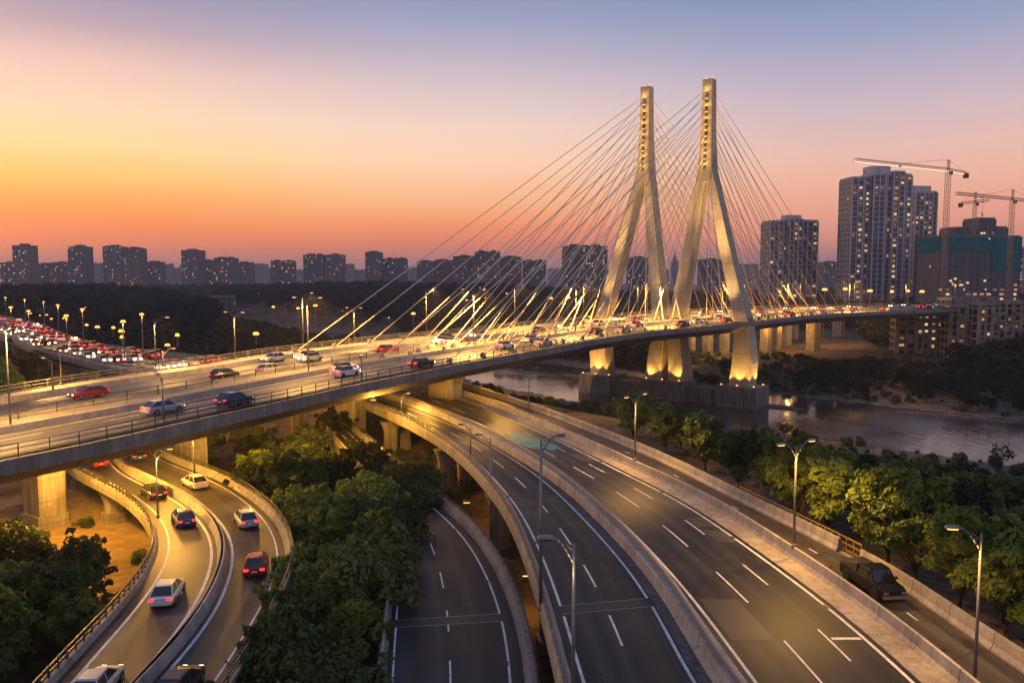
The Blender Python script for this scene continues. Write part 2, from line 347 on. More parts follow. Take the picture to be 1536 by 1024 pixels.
class Road:
    # two kerb lines, left and right as seen going away from the viewpoint
    def __init__(s, Lp, Rp, ext0=25, ext1=0, n=160, sm=8, pair='arc', bend1=0.0):
        def ex(pl):
            pl = smooth(spline(pl), sm)
            a = (pl[0] - pl[4]).normalized(); b = (pl[-1] - pl[-5]).normalized(); pre = []; post = []
            if ext0: pre = [pl[0] + a * (ext0 * (1 - k / 10)) for k in range(10)]
            if ext1:
                p = pl[-1].copy(); ang = math.atan2(b.y, b.x); z = p.z
                for k in range(12):
                    ang += bend1 / 12; p = p + Vector((math.cos(ang), math.sin(ang), b.z)) * (ext1 / 12); post.append(p.copy())
            return pre + pl + post
        if pair == 'arc': s.L, s.R = resample(ex(Lp), n), resample(ex(Rp), n)
        else:                                              # right kerb found square to the left one
            L = resample(ex(Lp), n); s.L = L; s.R = []
            for i in range(n):
                t = (L[min(i + 1, n - 1)] - L[max(i - 1, 0)]).normalized(); s.R.append(L[i] + Vector((t.y, -t.x, 0)).normalized() * pair)
        s.n = n; s._fin()
    def _fin(s):
        s.C = [(a + b) / 2 for a, b in zip(s.L, s.R)]; s.cum = [0]
        for a, b in zip(s.C, s.C[1:]): s.cum.append(s.cum[-1] + (b - a).length)
        s.len = s.cum[-1]; s.X = [(b - a).normalized() for a, b in zip(s.L, s.R)]; s.W = [(b - a).length for a, b in zip(s.L, s.R)]
        s.T = [(s.C[min(i + 1, s.n - 1)] - s.C[max(i - 1, 0)]).normalized() for i in range(s.n)]
    def loc(s, m):
        m = max(0, min(s.len, m)); lo, hi = 0, s.n - 1
        while hi - lo > 1:
            q = (lo + hi) // 2
            if s.cum[q] <= m: lo = q
            else: hi = q
        return lo, (m - s.cum[lo]) / max(1e-9, s.cum[lo + 1] - s.cum[lo])
    def pt(s, m, u, off=0, dz=0):
        i, f = s.loc(m); j = i + 1
        a = s.L[i].lerp(s.R[i], u) + s.X[i] * off; b = s.L[j].lerp(s.R[j], u) + s.X[j] * off
        p = a.lerp(b, f); p.z += dz; return p
    def dir(s, m):
        i, f = s.loc(m); return s.T[i].lerp(s.T[i + 1], f).normalized()
    def ang(s, m): d = s.dir(m); return math.atan2(d.y, d.x) - math.pi / 2
    def near(s, p, u=None):
        if u is not None:
            f = lambda i: (s.L[i].lerp(s.R[i], u) - Vector((p[0], p[1], s.C[i].z)))
            i = min(range(s.n), key=lambda i: f(i).x ** 2 + f(i).y ** 2); return s.cum[i] - max(-2.0, min(2.0, (f(i)).dot(s.T[i])))
        return s.cum[min(range(s.n), key=lambda i: (s.C[i].x - p[0]) ** 2 + (s.C[i].y - p[1]) ** 2)]
    def sweep(s, mb, prof, m0=0, m1=None, closed=True, m=0, step=None, cap=True):
        # prof: (u, offset in metres, height) round the section
        m1 = s.len if m1 is None else m1; step = step or s.len / (s.n - 1); k = max(1, int(round((m1 - m0) / step)))
        ms = [m0 + (m1 - m0) * i / k for i in range(k + 1)]; rings = [[s.pt(q, u, o, z) for u, o, z in prof] for q in ms]
        np_ = len(prof); lat = [0]
        w = s.W[0]
        for i in range(np_):
            a, b = prof[i], prof[(i + 1) % np_]; lat.append(lat[-1] + math.hypot((b[0] - a[0]) * w + b[1] - a[1], b[2] - a[2]))
        for i in range(k):
            for j in range(np_ if closed else np_ - 1):
                q = (j + 1) % np_
                mb.face([rings[i][j], rings[i][q], rings[i + 1][q], rings[i + 1][j]],
                        [(lat[j], ms[i]), (lat[j + 1], ms[i]), (lat[j + 1], ms[i + 1]), (lat[j], ms[i + 1])], m)
        if closed and cap: mb.face(rings[0][::-1], None, m); mb.face(rings[-1], None, m)
    def line(s, mb, u, off, wd, dz=0.006, m0=0, m1=None, m=0): s.sweep(mb, [(u, off - wd / 2, dz), (u, off + wd / 2, dz)], m0, m1, False, m)
    def dashes(s, mb, u, off, wd, ln, gap, m0, m1, dz=0.006):
        q = m0
        while q < m1: s.sweep(mb, [(u, off - wd / 2, dz), (u, off + wd / 2, dz)], q, min(q + ln, m1), False, 0, 1.5); q += ln + gap
    def bars(s, mb, u, off, dz, h, every, r, nrail, m0=0, m1=None, post=0.05):
        # posts and rails
        m1 = s.len if m1 is None else m1; q = m0
        while q <= m1:
            p = s.pt(q, u, off, dz); mb.tube(p, p + Vector((0, 0, h)), post, post, 4); q += every
        for k in range(nrail):
            z = dz + h * (k + 1) / nrail - r; s.sweep(mb, [(u, off - r, z - r), (u, off + r, z - r), (u, off + r, z + r), (u, off - r, z + r)], m0, m1)
def PP(rows, d): return [P(x, y, r[0] if r else d) for x, y, *r in rows]
G_LEFT, WATER = -29.0, -36.0
# main bridge deck: near and far fascia lines
def dk(px): return 14.9 if px <= 0 else (14.9 - px / 543 * 1.4 if px < 543 else (13.5 - (px - 543) / 450 * 1.3 if px < 993 else 12.15 - 0.15 * min(1, (px - 993) / 100)))
nearL = [P(x, y, dk(x)) for x, y in [(0, 692), (104, 671.5), (208, 649.5), (313, 625), (400, 607.5), (484, 588), (543, 575), (615, 561), (693, 545.5), (780, 529), (838, 519), (916, 504.5), (995, 495), (1073, 488), (1136, 481.5), (1222, 472.5), (1290, 468.5), (1363, 465.5)]]
farL = [P(x, y, dk(min(1200, x * 1.12 + 20))) for x, y in [(0, 594), (58, 584), (137, 571), (234, 558), (300, 549), (380, 535), (484, 522), (588, 510), (667, 502.5), (780, 490), (880, 480), (995, 470.5), (1136, 464), (1266, 460.2), (1400, 457)]]
DK = Road(farL, nearL, ext0=70, ext1=160, n=200, sm=12, bend1=-0.5)
# right highway
A = Road(PP([(1190, 1100), (1130, 1024), (1107, 989), (1073, 945), (1034, 892.6), (994.7, 848), (942.5, 793.5), (901, 757), (846, 716.5), (792, 684), (740, 656), (690, 632), (640, 609), (600, 592)], 21),
         PP([(1452, 1098), (1373, 1023), (1292.5, 950), (1214, 887), (1136, 830), (1100, 804), (1013, 747.7), (960.7, 721.7), (908.6, 695.6), (856.5, 669.5), (800, 643), (760, 625.5), (716, 608), (672, 592)], 21), 20, 80)
B = Road(PP([(902, 1110), (871, 1023), (856, 963), (838, 906), (812, 835), (772, 757), (739, 717), (701, 681), (662, 654), (617, 631), (578, 614), (548, 602)], 21),
         PP([(1100, 1108), (1041.6, 1023), (994.7, 931.7), (958, 872), (906, 809), (856.5, 757), (804, 711), (752, 677), (697, 646), (646, 624.5), (605, 609), (560, 595)], 21), 20, 80)
S = Road(PP([(1560, 1100), (1464, 1024), (1372, 955), (1284, 888), (1190, 824), (1136, 790), (1060, 748), (1000, 714), (920, 676), (850, 650), (790, 624), (735, 604)], 21.15),
         PP([(1660, 1100), (1560, 1030), (1440, 950), (1350, 884), (1250, 827), (1150, 775), (1090, 745), (1020, 708), (940, 671), (870, 643), (808, 619), (750, 600)], 21.15), 20, 60)
Mr = Road(PP([(584, 1110), (586, 1023), (589, 973), (594, 913), (596, 861), (592, 812), (584, 775), (572, 742), (556, 715), (536, 692)], 25),
          PP([(772, 1110), (768.5, 1023), (760.6, 955), (747.6, 903), (727, 853.5), (693, 801), (646, 757), (616, 734), (586, 706), (562, 684)], 25), 12, 50)
L1 = Road(PP([(42, 1100), (104, 1023), (160, 962), (214, 900), (242, 858), (255, 822), (250, 794), (232, 768), (199, 742), (160, 722), (126, 705), (108, 690)], 24),
          PP([(128, 1100), (203, 1023), (261, 958), (287, 918.7), (313, 869), (321, 835), (318, 808.6), (300, 780), (268.6, 754), (234.7, 735.6), (203, 722.6), (172, 703), (156.5, 681)], 24), 12, 60, 200, 10, 'arc', -0.4)
L2 = Road(PP([(164, 1100), (240, 1023), (274, 981), (313, 934), (339, 882), (351, 835), (347, 808), (326, 777), (287, 746), (247.7, 728), (208.6, 709.5), (182.5, 696.5), (167, 678)], 24),
          PP([(268, 1100), (322, 1028), (349, 988), (382, 930), (411, 880), (421, 830), (414, 804), (396, 775), (362, 746), (326, 724), (278, 704), (240, 689), (221.6, 674), (219, 658)], 24), 12, 60, 200, 10, 'arc', -0.4)
# far interchange carriageway on the left
FH = Road(PP([(0, 476), (65, 491), (104, 508), (143, 519), (196, 528), (262, 535), (330, 543)], 15.5)[::-1],
          PP([(-60, 497), (5, 505), (44, 520), (68, 528), (104, 535), (157, 548), (215, 557)], 15.5)[::-1], 6, 240, 120, 6, 'arc', 0.25)
def structure(name, mb, mat, kind='structure', parent=None):
    o = mb.build(name, mat, parent); 
    if parent is None and kind: o['kind'] = kind
    return o
def sheet(rd, name, mat, u0=0, u1=1, o0=-0.3, o1=0.3, dz=0.0, **k):
    mb = MB(); rd.sweep(mb, [(u0, o0, dz), (0.5 * (u0 + u1), (o0 + o1) / 2, dz), (u1, o1, dz)], closed=False, **k); return structure(name, mb, mat)
# --- pier shapes
def pier(mb, p, ang, ztop, zbot, w, t, flare=1.5, fh=2.5, foot=True):
    X = Vector((math.cos(ang), math.sin(ang), 0)); Y = Vector((-X.y, X.x, 0)); c = Vector((p[0], p[1], 0))
    def ring(z, a, b, ch):
        a /= 2; b /= 2
        return [c + X * sx_ + Y * sy_ + Vector((0, 0, z)) for sx_, sy_ in ((-a + ch, -b), (a - ch, -b), (a, -b + ch), (a, b - ch), (a - ch, b), (-a + ch, b), (-a, b - ch), (-a, -b + ch))]
    rg = []
    if foot: mb.loft([ring(zbot - 1.5, w + 0.5, t + 0.5, 0.4), ring(zbot + 1.3, w + 0.5, t + 0.5, 0.4)])
    rg += [ring(zbot - 1, w, t, 0.35), ring(ztop - fh, w, t, 0.35), ring(ztop - fh * 0.5, w * (1 + (flare - 1) * 0.35), t, 0.35), ring(ztop, w * flare, t * 1.05, 0.35)]
    mb.loft(rg)
# ================================================================== the cable-stayed bridge
foot_n, foot_f = Vector((65.7, 225, 0)), Vector((29.0, 253, 0))
row = (foot_f - foot_n).normalized(); along = Vector((row.y, -row.x, 0))
if along.y < 0: along = -along
BR = empty('cable_stayed_bridge', (47.5, 239, WATER), 0, 'floodlit cable-stayed bridge with two tall concrete pylons and fans of stay cables over the river', 'bridge')
mb = MB()        # girder with slanted underside and edge fascia
DK.sweep(mb, [(0, 0, 0.0), (0, 0, -1.25), (0, 1.2, -1.35), (0, 5.5, -3.0), (1, -5.5, -3.0), (1, -1.2, -1.35), (1, 0, -1.25), (1, 0, 0.0), (1, -0.8, 0.0), (1, -0.85, -0.3), (0, 0.85, -0.3), (0, 0.8, 0)])
mb.build('girder', M['conc'], BR)
U = dict(n0=0.70, n1=0.965, m0=0.54, m1=0.70, f0=0.20, f1=0.54)      # near carriageway, median, far carriageway, far walkway
mb = MB(); DK.sweep(mb, [(U['n0'], 0, 0.02), (0.83, 0, 0.05), (U['n1'], 0, 0.02)], closed=False); DK.sweep(mb, [(U['f0'], 0, 0.02), (0.37, 0, 0.06), (U['f1'], 0, 0.02)], closed=False)
mb.build('carriageway', M['asph_d'], BR)
mb = MB(); DK.sweep(mb, [(U['m0'], 0, -0.2), (U['m1'], 0, -0.2), (U['m1'], 0, 0.28), (U['m0'], 0, 0.28)]); mb.build('median', M['walk'], BR)
mb = MB(); DK.sweep(mb, [(0, 0.85, -0.2), (U['f0'], 0, -0.2), (U['f0'], 0, 0.24), (0, 0.85, 0.24)]); mb.build('walkway', M['walk'], BR)
mb = MB()
for u, o in ((U['m1'], 0.18), (U['f0'], -0.15), (U['m0'], -0.18)):
    DK.sweep(mb, [(u, o - 0.22, 0.0), (u, o + 0.22, 0.0), (u, o + 0.12, 0.75), (u, o - 0.12, 0.75)])
mb.build('crash_barrier', M['conc_pale'], BR)
mb = MB(); DK.line(mb, U['n1'], -0.5, 0.2, 0.04); DK.line(mb, U['n0'], 1.3, 0.2, 0.04); DK.line(mb, U['f1'], -1.3, 0.2, 0.055); DK.line(mb, U['f0'], 0.6, 0.2, 0.04)
for u in (0.785, 0.875): DK.dashes(mb, u, 0, 0.18, 4, 6, 2, DK.len - 4, 0.055)
for u in (0.27, 0.335, 0.405, 0.47): DK.dashes(mb, u, 0, 0.18, 4, 6, 2, DK.len - 4, 0.075)
mb.build('lane_marking', M['paint'], BR)
mb = MB(); DK.bars(mb, 1, -0.35, 0, 1.25, 2.6, 0.04, 3, 0, 400, 0.06); mb.build('railing', M['rail'], BR)
mb = MB(); DK.bars(mb, 0, 0.4, 0, 1.3, 3.4, 0.06, 3, 0, 400, 0.1); mb.build('railing', M['conc'], BR)
mb = MB(); DK.bars(mb, U['m0'], 0.9, 0.28, 1.15, 4.0, 0.045, 2, 0, 400, 0.07); mb.build('median_fence', M['rail'], BR)
# pylons
def ringat(c, a, b, ch=0.0):
    a /= 2; b /= 2; pts = []
    for sr, sa in ((-a, -b), (a, -b), (a, b), (-a, b)): pts.append(c + row * sr + along * sa)
    return pts
def pylon(fa, fb, apex_xy, zt, zm, jog):
    # fa nearer leg foot, fb farther leg foot
    ax = Vector((apex_xy[0], apex_xy[1], 0)); zd = -12.1
    mb = MB(); mb.loft([ringat(ax + Vector((0, 0, zm - 1)), 4.6, 4.9), ringat(ax + Vector((0, 0, zm + 6)), 3.7, 4.3), ringat(ax + Vector((0, 0, zt - 14)), 3.2, 3.3), ringat(ax + Vector((0, 0, zt)), 2.9, 2.8)])
    py = mb.build('pylon', M['pylon'], BR)
    for f, sg in ((fa, -1), (fb, 1)):
        mb = MB(); top = ax + row * (sg * 1.15); d0 = f + Vector((0, 0, zd)); rings = []
        for k in range(9):
            t = k / 8; z = zd + (zm + 2 - zd) * t; c = f.lerp(top, t ** 0.93) ; c = Vector((c.x, c.y, z)); rings.append(ringat(c, 3.9 - 1.7 * t, 4.8 - 0.6 * t))
        low = [ringat(f + row * (sg * -0.2) + Vector((0, 0, -30.2)), 6.0, 5.4), ringat(f + row * (sg * 0.5) + Vector((0, 0, -23.6)), 5.7, 5.2), ringat(f + row * (sg * 0.2) + Vector((0, 0, -16)), 4.6, 5.0)]
        if jog and sg == jog: low = [ringat(f + row * (sg * -1.5) + Vector((0, 0, -30.2)), 5.2, 6.2), ringat(f + row * (sg * -0.9) + Vector((0, 0, -23.6)), 4.4, 6.0), ringat(f + Vector((0, 0, -16)), 4.0, 5.4)]
        mb.loft(low + rings); mb.build('leg', M['pylon'], py)
    return py
mid = (foot_n + foot_f) / 2
ZT1, ZM1, ZT2, ZM2 = AY(1061, 120, 232).z, AY(1061, 268, 232).z, AY(968, 131, 246).z, AY(968, 270, 246).z
pr_ax, pl_ax = AY(1061, 300, 232), AY(968.5, 300, 246)
PYR = pylon(foot_n, mid - row * 2.5, pr_ax, ZT1, ZM1, 1); PYL = pylon(mid + row * 2.5, foot_f, pl_ax, ZT2, ZM2, -1)
# rooftop beacons, anchor niches with their lamps, stay cables
niche = MB(); niche.box((0, 0, 0), (0.7, 0.5, 1.0)); niche_me = niche.mesh('anchor_niche', M['joint'])
cowl = MB(); cowl.box((0, 0, 0), (0.7, 0.4, 0.2), top=(0.8, 0.7)); cowl_me = cowl.mesh('niche_lamp', M['niche'])
cyl = MB(); cyl.tube((0, 0, 0), (0, 0, 1), 1, 1, 6); cyl_me = cyl.mesh('stay_cable', M['cable'], True)
anc = MB(); anc.box((0, 0, 0.35), (0.55, 1.1, 0.8), top=(0.6, 0.5)); anc_me = anc.mesh('cable_anchor', M['conc'])
rot_al = math.atan2(along.y, along.x) - math.pi / 2
def cable(p0, p1, r=0.088):
    o = link('stay_cable', cyl_me, BR, True); d = p1 - p0
    o.location = p0 - BR.location; o.rotation_mode = 'QUATERNION'; o.rotation_quaternion = d.to_track_quat('Z', 'Y'); o.scale = (r, r, d.length)
    a = link('cable_anchor', anc_me, BR, True); a.location = p0 - BR.location; a.rotation_euler = (0, 0, math.atan2(d.y, d.x) - math.pi / 2)
def fan(ax, zt, zm, u, dz, side_anchor, px_l, px_r, nl=13, nr=11):
    ft = Vector((ax.x, ax.y, 0)); ft = ft + row * (-22 * (0.5 - u) if False else 0); sm = DK.near(ft, u)
    sl = DK.near(P(*px_l), u); sr = DK.near(P(*px_r), u)
    for k in range(nl):
        t = k / (nl - 1); s_ = sl + (sm - 13 - sl) * t; z = zt - 3.2 - (zt - 3.2 - zm - 3) * t ** 0.9
        cable(DK.pt(s_, u, 0, dz), ax * 1 + Vector((0, 0, 0)) - along * 1.4 + row * side_anchor + Vector((0, 0, z - ax.z)))
    for k in range(nr):
        t = k / (nr - 1); s_ = sr + (sm + 12 - sr) * t; z = zt - 3.2 - (zt - 3.2 - zm - 3) * t ** 0.9
        cable(DK.pt(s_, u, 0, dz), ax - Vector((0, 0, 0)) + along * 1.4 + row * side_anchor + Vector((0, 0, z - ax.z)))
for ax, zt, zm, py, planes in ((pr_ax, ZT1, ZM1, PYR, ((0.945, 0.1, -0.9, (650, 545, 13.3), (1215, 466, 12)), (0.60, 0.3, 0.9, (529, 537, 13.4), (1185, 465, 12)))),
                               (pl_ax, ZT2, ZM2, PYL, ((0.66, 0.3, -0.9, (560, 534, 13.4), (1160, 466, 12)), (0.07, 0.25, 0.9, (425, 529, 13.6), (1140, 465, 12))))):
    for p in planes: fan(ax, zt, zm, *p)
    for k in range(13):
        z = zt - 4.0 - (zt - 4 - zm - 3) * (k / 12) ** 0.9; f = (zt - z) / (zt - zm); h = 1.42 + 0.78 * f
        c = Vector((ax.x, ax.y, z)) - along * (h + 0.06); o = link('anchor_niche', niche_me, py); o.location += c; o.rotation_euler = (0, 0, rot_al)
        c2 = c + Vector((0, 0, 0.68)) - along * 0.12; o = link('niche_lamp', cowl_me, py); o.location += c2; o.rotation_euler = (0, 0, rot_al)
        if k % 2 == 0:
            lamp_light(py, c - along * 0.9 + Vector((0, 0, 1.2)), 150, 'POINT', (1, 0.55, 0.13), 0.15)
    for sg in (-1, 1):
        b = MB(); c = Vector((ax.x, ax.y, zt)) + row * sg * 0.9; b.tube(c, c + Vector((0, 0, 0.5)), 0.05); b.box(c + Vector((0, 0, 0.6)), (0.3, 0.3, 0.3)); b.build('beacon', M['beacon'], py)
# pile caps and tie wall in the water, footlights on the caps
FL = MB(); FL.box((0, 0, 0.15), (0.5, 0.4, 0.3)); FL.box((0, 0, 0.42), (0.42, 0.34, 0.24), m=1); FL_me = FL.mesh('floodlight', [M['lampoff'], M['lamp']])
for f, wd in ((foot_n, 11.5), (mid, 13), (foot_f, 11.5)):
    mb = MB(); mb.loft([ringat(Vector((f.x, f.y, WATER - 3)), wd, 10.5), ringat(Vector((f.x, f.y, -30.2)), wd, 10.5)]); mb.build('pile_cap', M['conc_w'], BR)
    for sr, sa in ((-0.42, -0.42), (0, -0.44), (0.42, -0.42), (-0.45, 0.2)):
        if f is foot_f and sr == -0.45: continue
        c = Vector((f.x, f.y, -30.2)) + row * (sr * wd * 0.98) + along * (sa * 10.2)
        o = link('floodlight', FL_me, BR); o.location += c; o.rotation_euler = (0, 0, rot_al)
        tgt = Vector((f.x, f.y, -20)) - c
        lamp_light(o, (0, 0, 0.75), 3000, 'SPOT', (1, 0.52, 0.1), 0.2, 75, Matrix.Rotation(-rot_al, 4, 'Z') @ tgt)
mb = MB(); a_, b_ = foot_n, foot_f; 
mb.loft([[a_.lerp(b_, t) + along * q + Vector((0, 0, z)) for q, z in ((-2.6, WATER - 3), (2.6, WATER - 3), (2.6, -31.6), (-2.6, -31.6))] for t in (0.12, 0.5, 0.88)])
mb.build('tie_wall', M['conc_w'], BR)
# uplights at the foot of the legs on the deck
for f, sg, foots in ((foot_n, -1, 1), (mid, 0, 1), (foot_f, 1, 1)):
    for sa, pw, up_, ang_ in ((-7.5, 20000, 14, 62), (-12.5, 170000, 36, 36), (7.5, 15000, 14, 62)):
        c = f + along * sa; m_ = DK.near(c); c = Vector((c.x, c.y, DK.pt(m_, 0.5).z + 0.3)) - row * (sg * 2.5)
        o = link('floodlight', FL_me, BR); o.location += c; o.rotation_euler = (0, 0, rot_al)
        tgt = f + Vector((0, 0, up_)) + row * (-sg * (up_ + 12) * 0.22) - c
        lamp_light(o, (0, 0, 0.8), pw, 'SPOT', (1, 0.60, 0.19), 0.6, ang_, Matrix.Rotation(-rot_al, 4, 'Z') @ tgt, 1.0)
# approach piers
def bridge_pier(px, py, gz, w=4.2, t=3.2, name='pier', flare=1.4, foot=True, twin=0.0):
    p = P(px, py, -gz); s_ = DK.near(p); a = DK.ang(s_); zt = DK.pt(s_, 0.5).z - 2.9
    mb = MB()
    if twin:
        X = Vector((math.cos(a), math.sin(a), 0))
        mb.loft([[p + X * (sx_ * (twin / 2 + w * 0.8)) + Vector((-X.y, X.x, 0)) * (sy_ * t * 0.55) + Vector((0, 0, z)) for sx_, sy_ in ((-1, -1), (1, -1), (1, 1), (-1, 1))] for z in (zt - 1.7, zt + 0.1)])
    else: pier(mb, p, a, zt, gz, w, t, flare, 2.5, foot)
    o = mb.build(name, M['pierc'], BR)
    if twin:
        for k in (-1, 1): mb = MB(); pier(mb, p + X * (k * twin / 2), a, zt - 1.6, gz, w, t, 1.25, 2.2, foot); mb.build('column', M['pierc'], o)
    return p
piers = [bridge_pier(69, 783, G_LEFT, 4.4, 3.2, flare=1.15), bridge_pier(262, 724, G_LEFT, 3.6, 3, twin=7.0), bridge_pier(436, 664, G_LEFT, 4.0, 3.0), bridge_pier(506, 672, G_LEFT, 4.6, 3.2, twin=6.4),
         bridge_pier(668, 604, -22.0, 5.5, 3.4, foot=False), bridge_pier(12, 724, G_LEFT, 3.6, 3)]
for x, y, w_ in ((1035, 533, 4), (1061, 533, 4), (1086, 532, 4), (1148, 532, 4.2), (1163, 530, 4.2), (1177, 524, 5), (1192, 516, 3), (1219, 531, 5), (1255, 512, 4.2), (1290, 503, 4), (1318, 500, 4)):
    p = P(x, y, 33.0); s_ = DK.near(p); mb = MB(); pier(mb, p, DK.ang(s_), DK.pt(s_, 0.5).z - 2.6, -33.5, w_, w_ * 0.8, 1.25, 2.5, False); mb.build('pier', M['pierc'], BR)
# ================================================================== other roads
sheet(A, 'highway', M['asph'], 0, 1, -1.2, 2.2)
sheet(B, 'highway', M['asph'], 0, 1, -0.9, 1.5)
sheet(S, 'service_road', M['asph_s'], 0, 1, -0.4, 0.4)
sheet(Mr, 'ramp_road', M['asph_m'], 0, 1, -0.5, 0.8)
sheet(L1, 'ramp_road', M['asph_l'], 0, 1, -0.9, 0.5); sheet(L2, 'ramp_road', M['asph_l'], 0, 1, -0.5, 0.9)
sheet(FH, 'far_highway', M['asph_d'], 0, 1, -0.3, 0.3)
roads = [o for o in COL.objects if o.get('kind') == 'structure']
def s_at(rd, px, py, d): return rd.near(P(px, py, d))
def marks(rd_obj, fn):
    mb = MB(); fn(mb); return mb.build('lane_marking', M['paint'], rd_obj)
rA, rB, rS, rM, rL1, rL2, rF = roads[-7:]
def fA(mb):
    A.line(mb, 0, 0.1, 0.2); A.line(mb, 1, -0.1, 0.21); A.dashes(mb, 0.42, 0, 0.14, 5.5, 5.5, 2, A.len); A.dashes(mb, 0.735, 0, 0.13, 4.0, 7.0, 5, A.len)
    s_ = s_at(A, 1270, 959, 21); A.sweep(mb, [(0.76, 0, 0.006), (1, -0.3, 0.006)], s_, s_ + 0.3, False, 0, 0.3)
marks(rA, fA)
def fB(mb):
    B.line(mb, 0, 0.1, 0.18); B.line(mb, 1, -0.1, 0.2); B.dashes(mb, 0.49, 0, 0.14, 4.2, 4.6, 3, B.len)
marks(rB, fB)
marks(rM, lambda mb: (Mr.line(mb, 1, -0.1, 0.16), Mr.line(mb, 0, 0.1, 0.14), Mr.dashes(mb, 0.49, 0, 0.13, 3.6, 4.4, 1.5, Mr.len)))
marks(rL1, lambda mb: (L1.line(mb, 0, 0.1, 0.2), L1.line(mb, 1, -0.05, 0.24)))
marks(rL2, lambda mb: (L2.line(mb, 0, 0.05, 0.24), L2.line(mb, 1, -0.15, 0.15)))
marks(rF, lambda mb: [FH.dashes(mb, u, 0, 0.2, 4, 6, 1, FH.len, 0.01) for u in (0.2, 0.4, 0.6, 0.8)])
marks(rS, lambda mb: S.dashes(mb, 0.5, 0, 0.12, 1.2, 11, 8, S.len))
def jointstrip(rd, obj, s_, u0=0, u1=1, wd=1.3):
    mb = MB(); rd.sweep(mb, [(u0, 0, 0.009), (u1, 0, 0.009)], s_, s_ + wd, False, 0, 2)
    for q in (s_ - 0.05, s_ + wd - 0.05): rd.sweep(mb, [(u0, 0, 0.013), (u1, 0, 0.013)], q, q + 0.1, False, 1, 2)
    mb.build('expansion_joint', [M['joint'], M['steel']], obj)
jointstrip(Mr, rM, s_at(Mr, 675, 937, 25)); jointstrip(B, rB, s_at(B, 905, 917, 21)); 
mb = MB(); s_ = s_at(B, 820, 760, 21)
for k, q in enumerate((0, 1.6)): B.sweep(mb, [(0, 0.4, 0.01), (1 if k else 0.45, -0.3, 0.01)], s_ - 3 + q * 2.2, s_ - 3 + q * 2.2 + 1.7, False, 0, 1)
mb.build('repair_patch', M['asph_s'], rB)
for rd, ob, px, py, d, u0, u1, ln in ((A, rA, 980, 765, 21, 0.76, 0.97, 3.4), (A, rA, 1010, 790, 21, 0.77, 0.97, 2.6), (A, rA, 1060, 815, 21, 0.78, 0.98, 3.0), (A, rA, 860, 690, 21, 0.72, 0.96, 4.0), (Mr, rM, 680, 860, 25, 0.06, 0.40, 5.0), (A, rA, 1120, 960, 21, 0.06, 0.36, 6.0)):
    mb = MB(); s_ = s_at(rd, px, py, d); rd.sweep(mb, [(u0, 0, 0.005), (u1, 0, 0.005)], s_, s_ + ln, False, 0, 1); mb.build('repair_patch', M['asph_s'] if ln < 5 else M['joint'], ob)
for rd, ob, u in ((A, rA, 0.985), (B, rB, 0.015), (Mr, rM, 0.975)):
    mb = MB()
    for s_ in range(6, int(rd.len), 14): rd.sweep(mb, [(u, -0.22 if u > 0.5 else -0.1, 0.008), (u, 0.1 if u > 0.5 else 0.22, 0.008)], s_, s_ + 0.6, False, 0, 1)
    mb.build('drain_grate', M['joint'], ob)
mb = MB(); s_ = s_at(A, 792, 661, 21); pts = []
for k in range(28):                                            # worn patch of teal paint across the lanes
    a = 2 * math.pi * k / 28; r_ = 1 + 0.18 * math.sin(a * 3 + 1) + 0.1 * math.sin(a * 7)
    pts.append(A.pt(s_ + math.cos(a) * 6.0 * r_, 0.5, math.sin(a) * 2.2 * r_, 0.012))
mb.face(pts); mb.build('teal_patch', M['teal'], rA)
# --- viaduct bodies: slab, parapets, railings, piers
def nj(rd, mb, u, off, h=0.95, wb=0.32, wt_=0.1, z0=-0.3, m0=0, m1=None):
    rd.sweep(mb, [(u, off - wb, z0), (u, off + wb, z0), (u, off + wb, 0.12), (u, off + wt_ + 0.05, 0.38), (u, off + wt_, h), (u, off - wt_, h), (u, off - wt_ - 0.05, 0.38), (u, off - wb, 0.12)], m0, m1)
VI = empty('highway_viaduct', (A.C[40].x, A.C[40].y, -29), 0, 'twin highway viaduct with concrete parapets and a double median barrier curving under the bridge', 'viaduct')
mb = MB(); B.sweep(mb, [(0, -0.9, -0.01), (0, -1.2, -0.35), (0, -1.2, -0.9), (0, 1.2, -1.9), (1, 0, -1.9), (1, 1.5, -0.4), (1, 1.5, -0.01)]); mb.build('girder', M['conc'], VI)
mb = MB(); A.sweep(mb, [(0, -1.25, -0.01), (0, -1.25, -0.5), (0, 0.5, -1.9), (1, 1, -1.9), (1, 2.2, -0.5), (1, 2.2, -0.01)]); mb.build('girder', M['conc'], VI)
mb = MB(); B.sweep(mb, [(0, -1.22, -0.4), (0, -0.55, -0.4), (0, -0.5, 0.14), (0, -0.78, 0.45), (0, -1.1, 0.45), (0, -1.22, 0.14)]); mb.build('parapet', M['conc_j'], VI)
mb = MB(); B.bars(mb, 0, -0.93, 0.44, 0.62, 1.5, 0.06, 2, 0, None, 0.075); mb.build('railing', M['steel'], VI)
mb = MB(); B.sweep(mb, [(1, 0.8, -0.3), (1, 1.85, -0.3), (1, 1.8, 1.05), (1, 1.35, 1.05), (1, 1.2, 0.4), (1, 0.8, 0.12)]); mb.build('median_barrier', M['conc_jp'], VI)
mb = MB(); A.sweep(mb, [(0, -1.9, -0.3), (0, -0.5, -0.3), (0, -0.5, 0.12), (0, -0.85, 0.45), (0, -1.05, 1.0), (0, -1.9, 1.0)]); mb.build('median_barrier', M['conc_jp'], VI)
mb = MB(); B.sweep(mb, [(1, 1.32, 1.0), (1, 1.44, 1.0), (1, 1.44, 1.3), (1, 1.32, 1.3)]); B.bars(mb, 1, 1.38, 0.95, 0.3, 3, 0.05, 1, 0, None, 0.05); mb.build('guard_rail', M['steel'], VI)
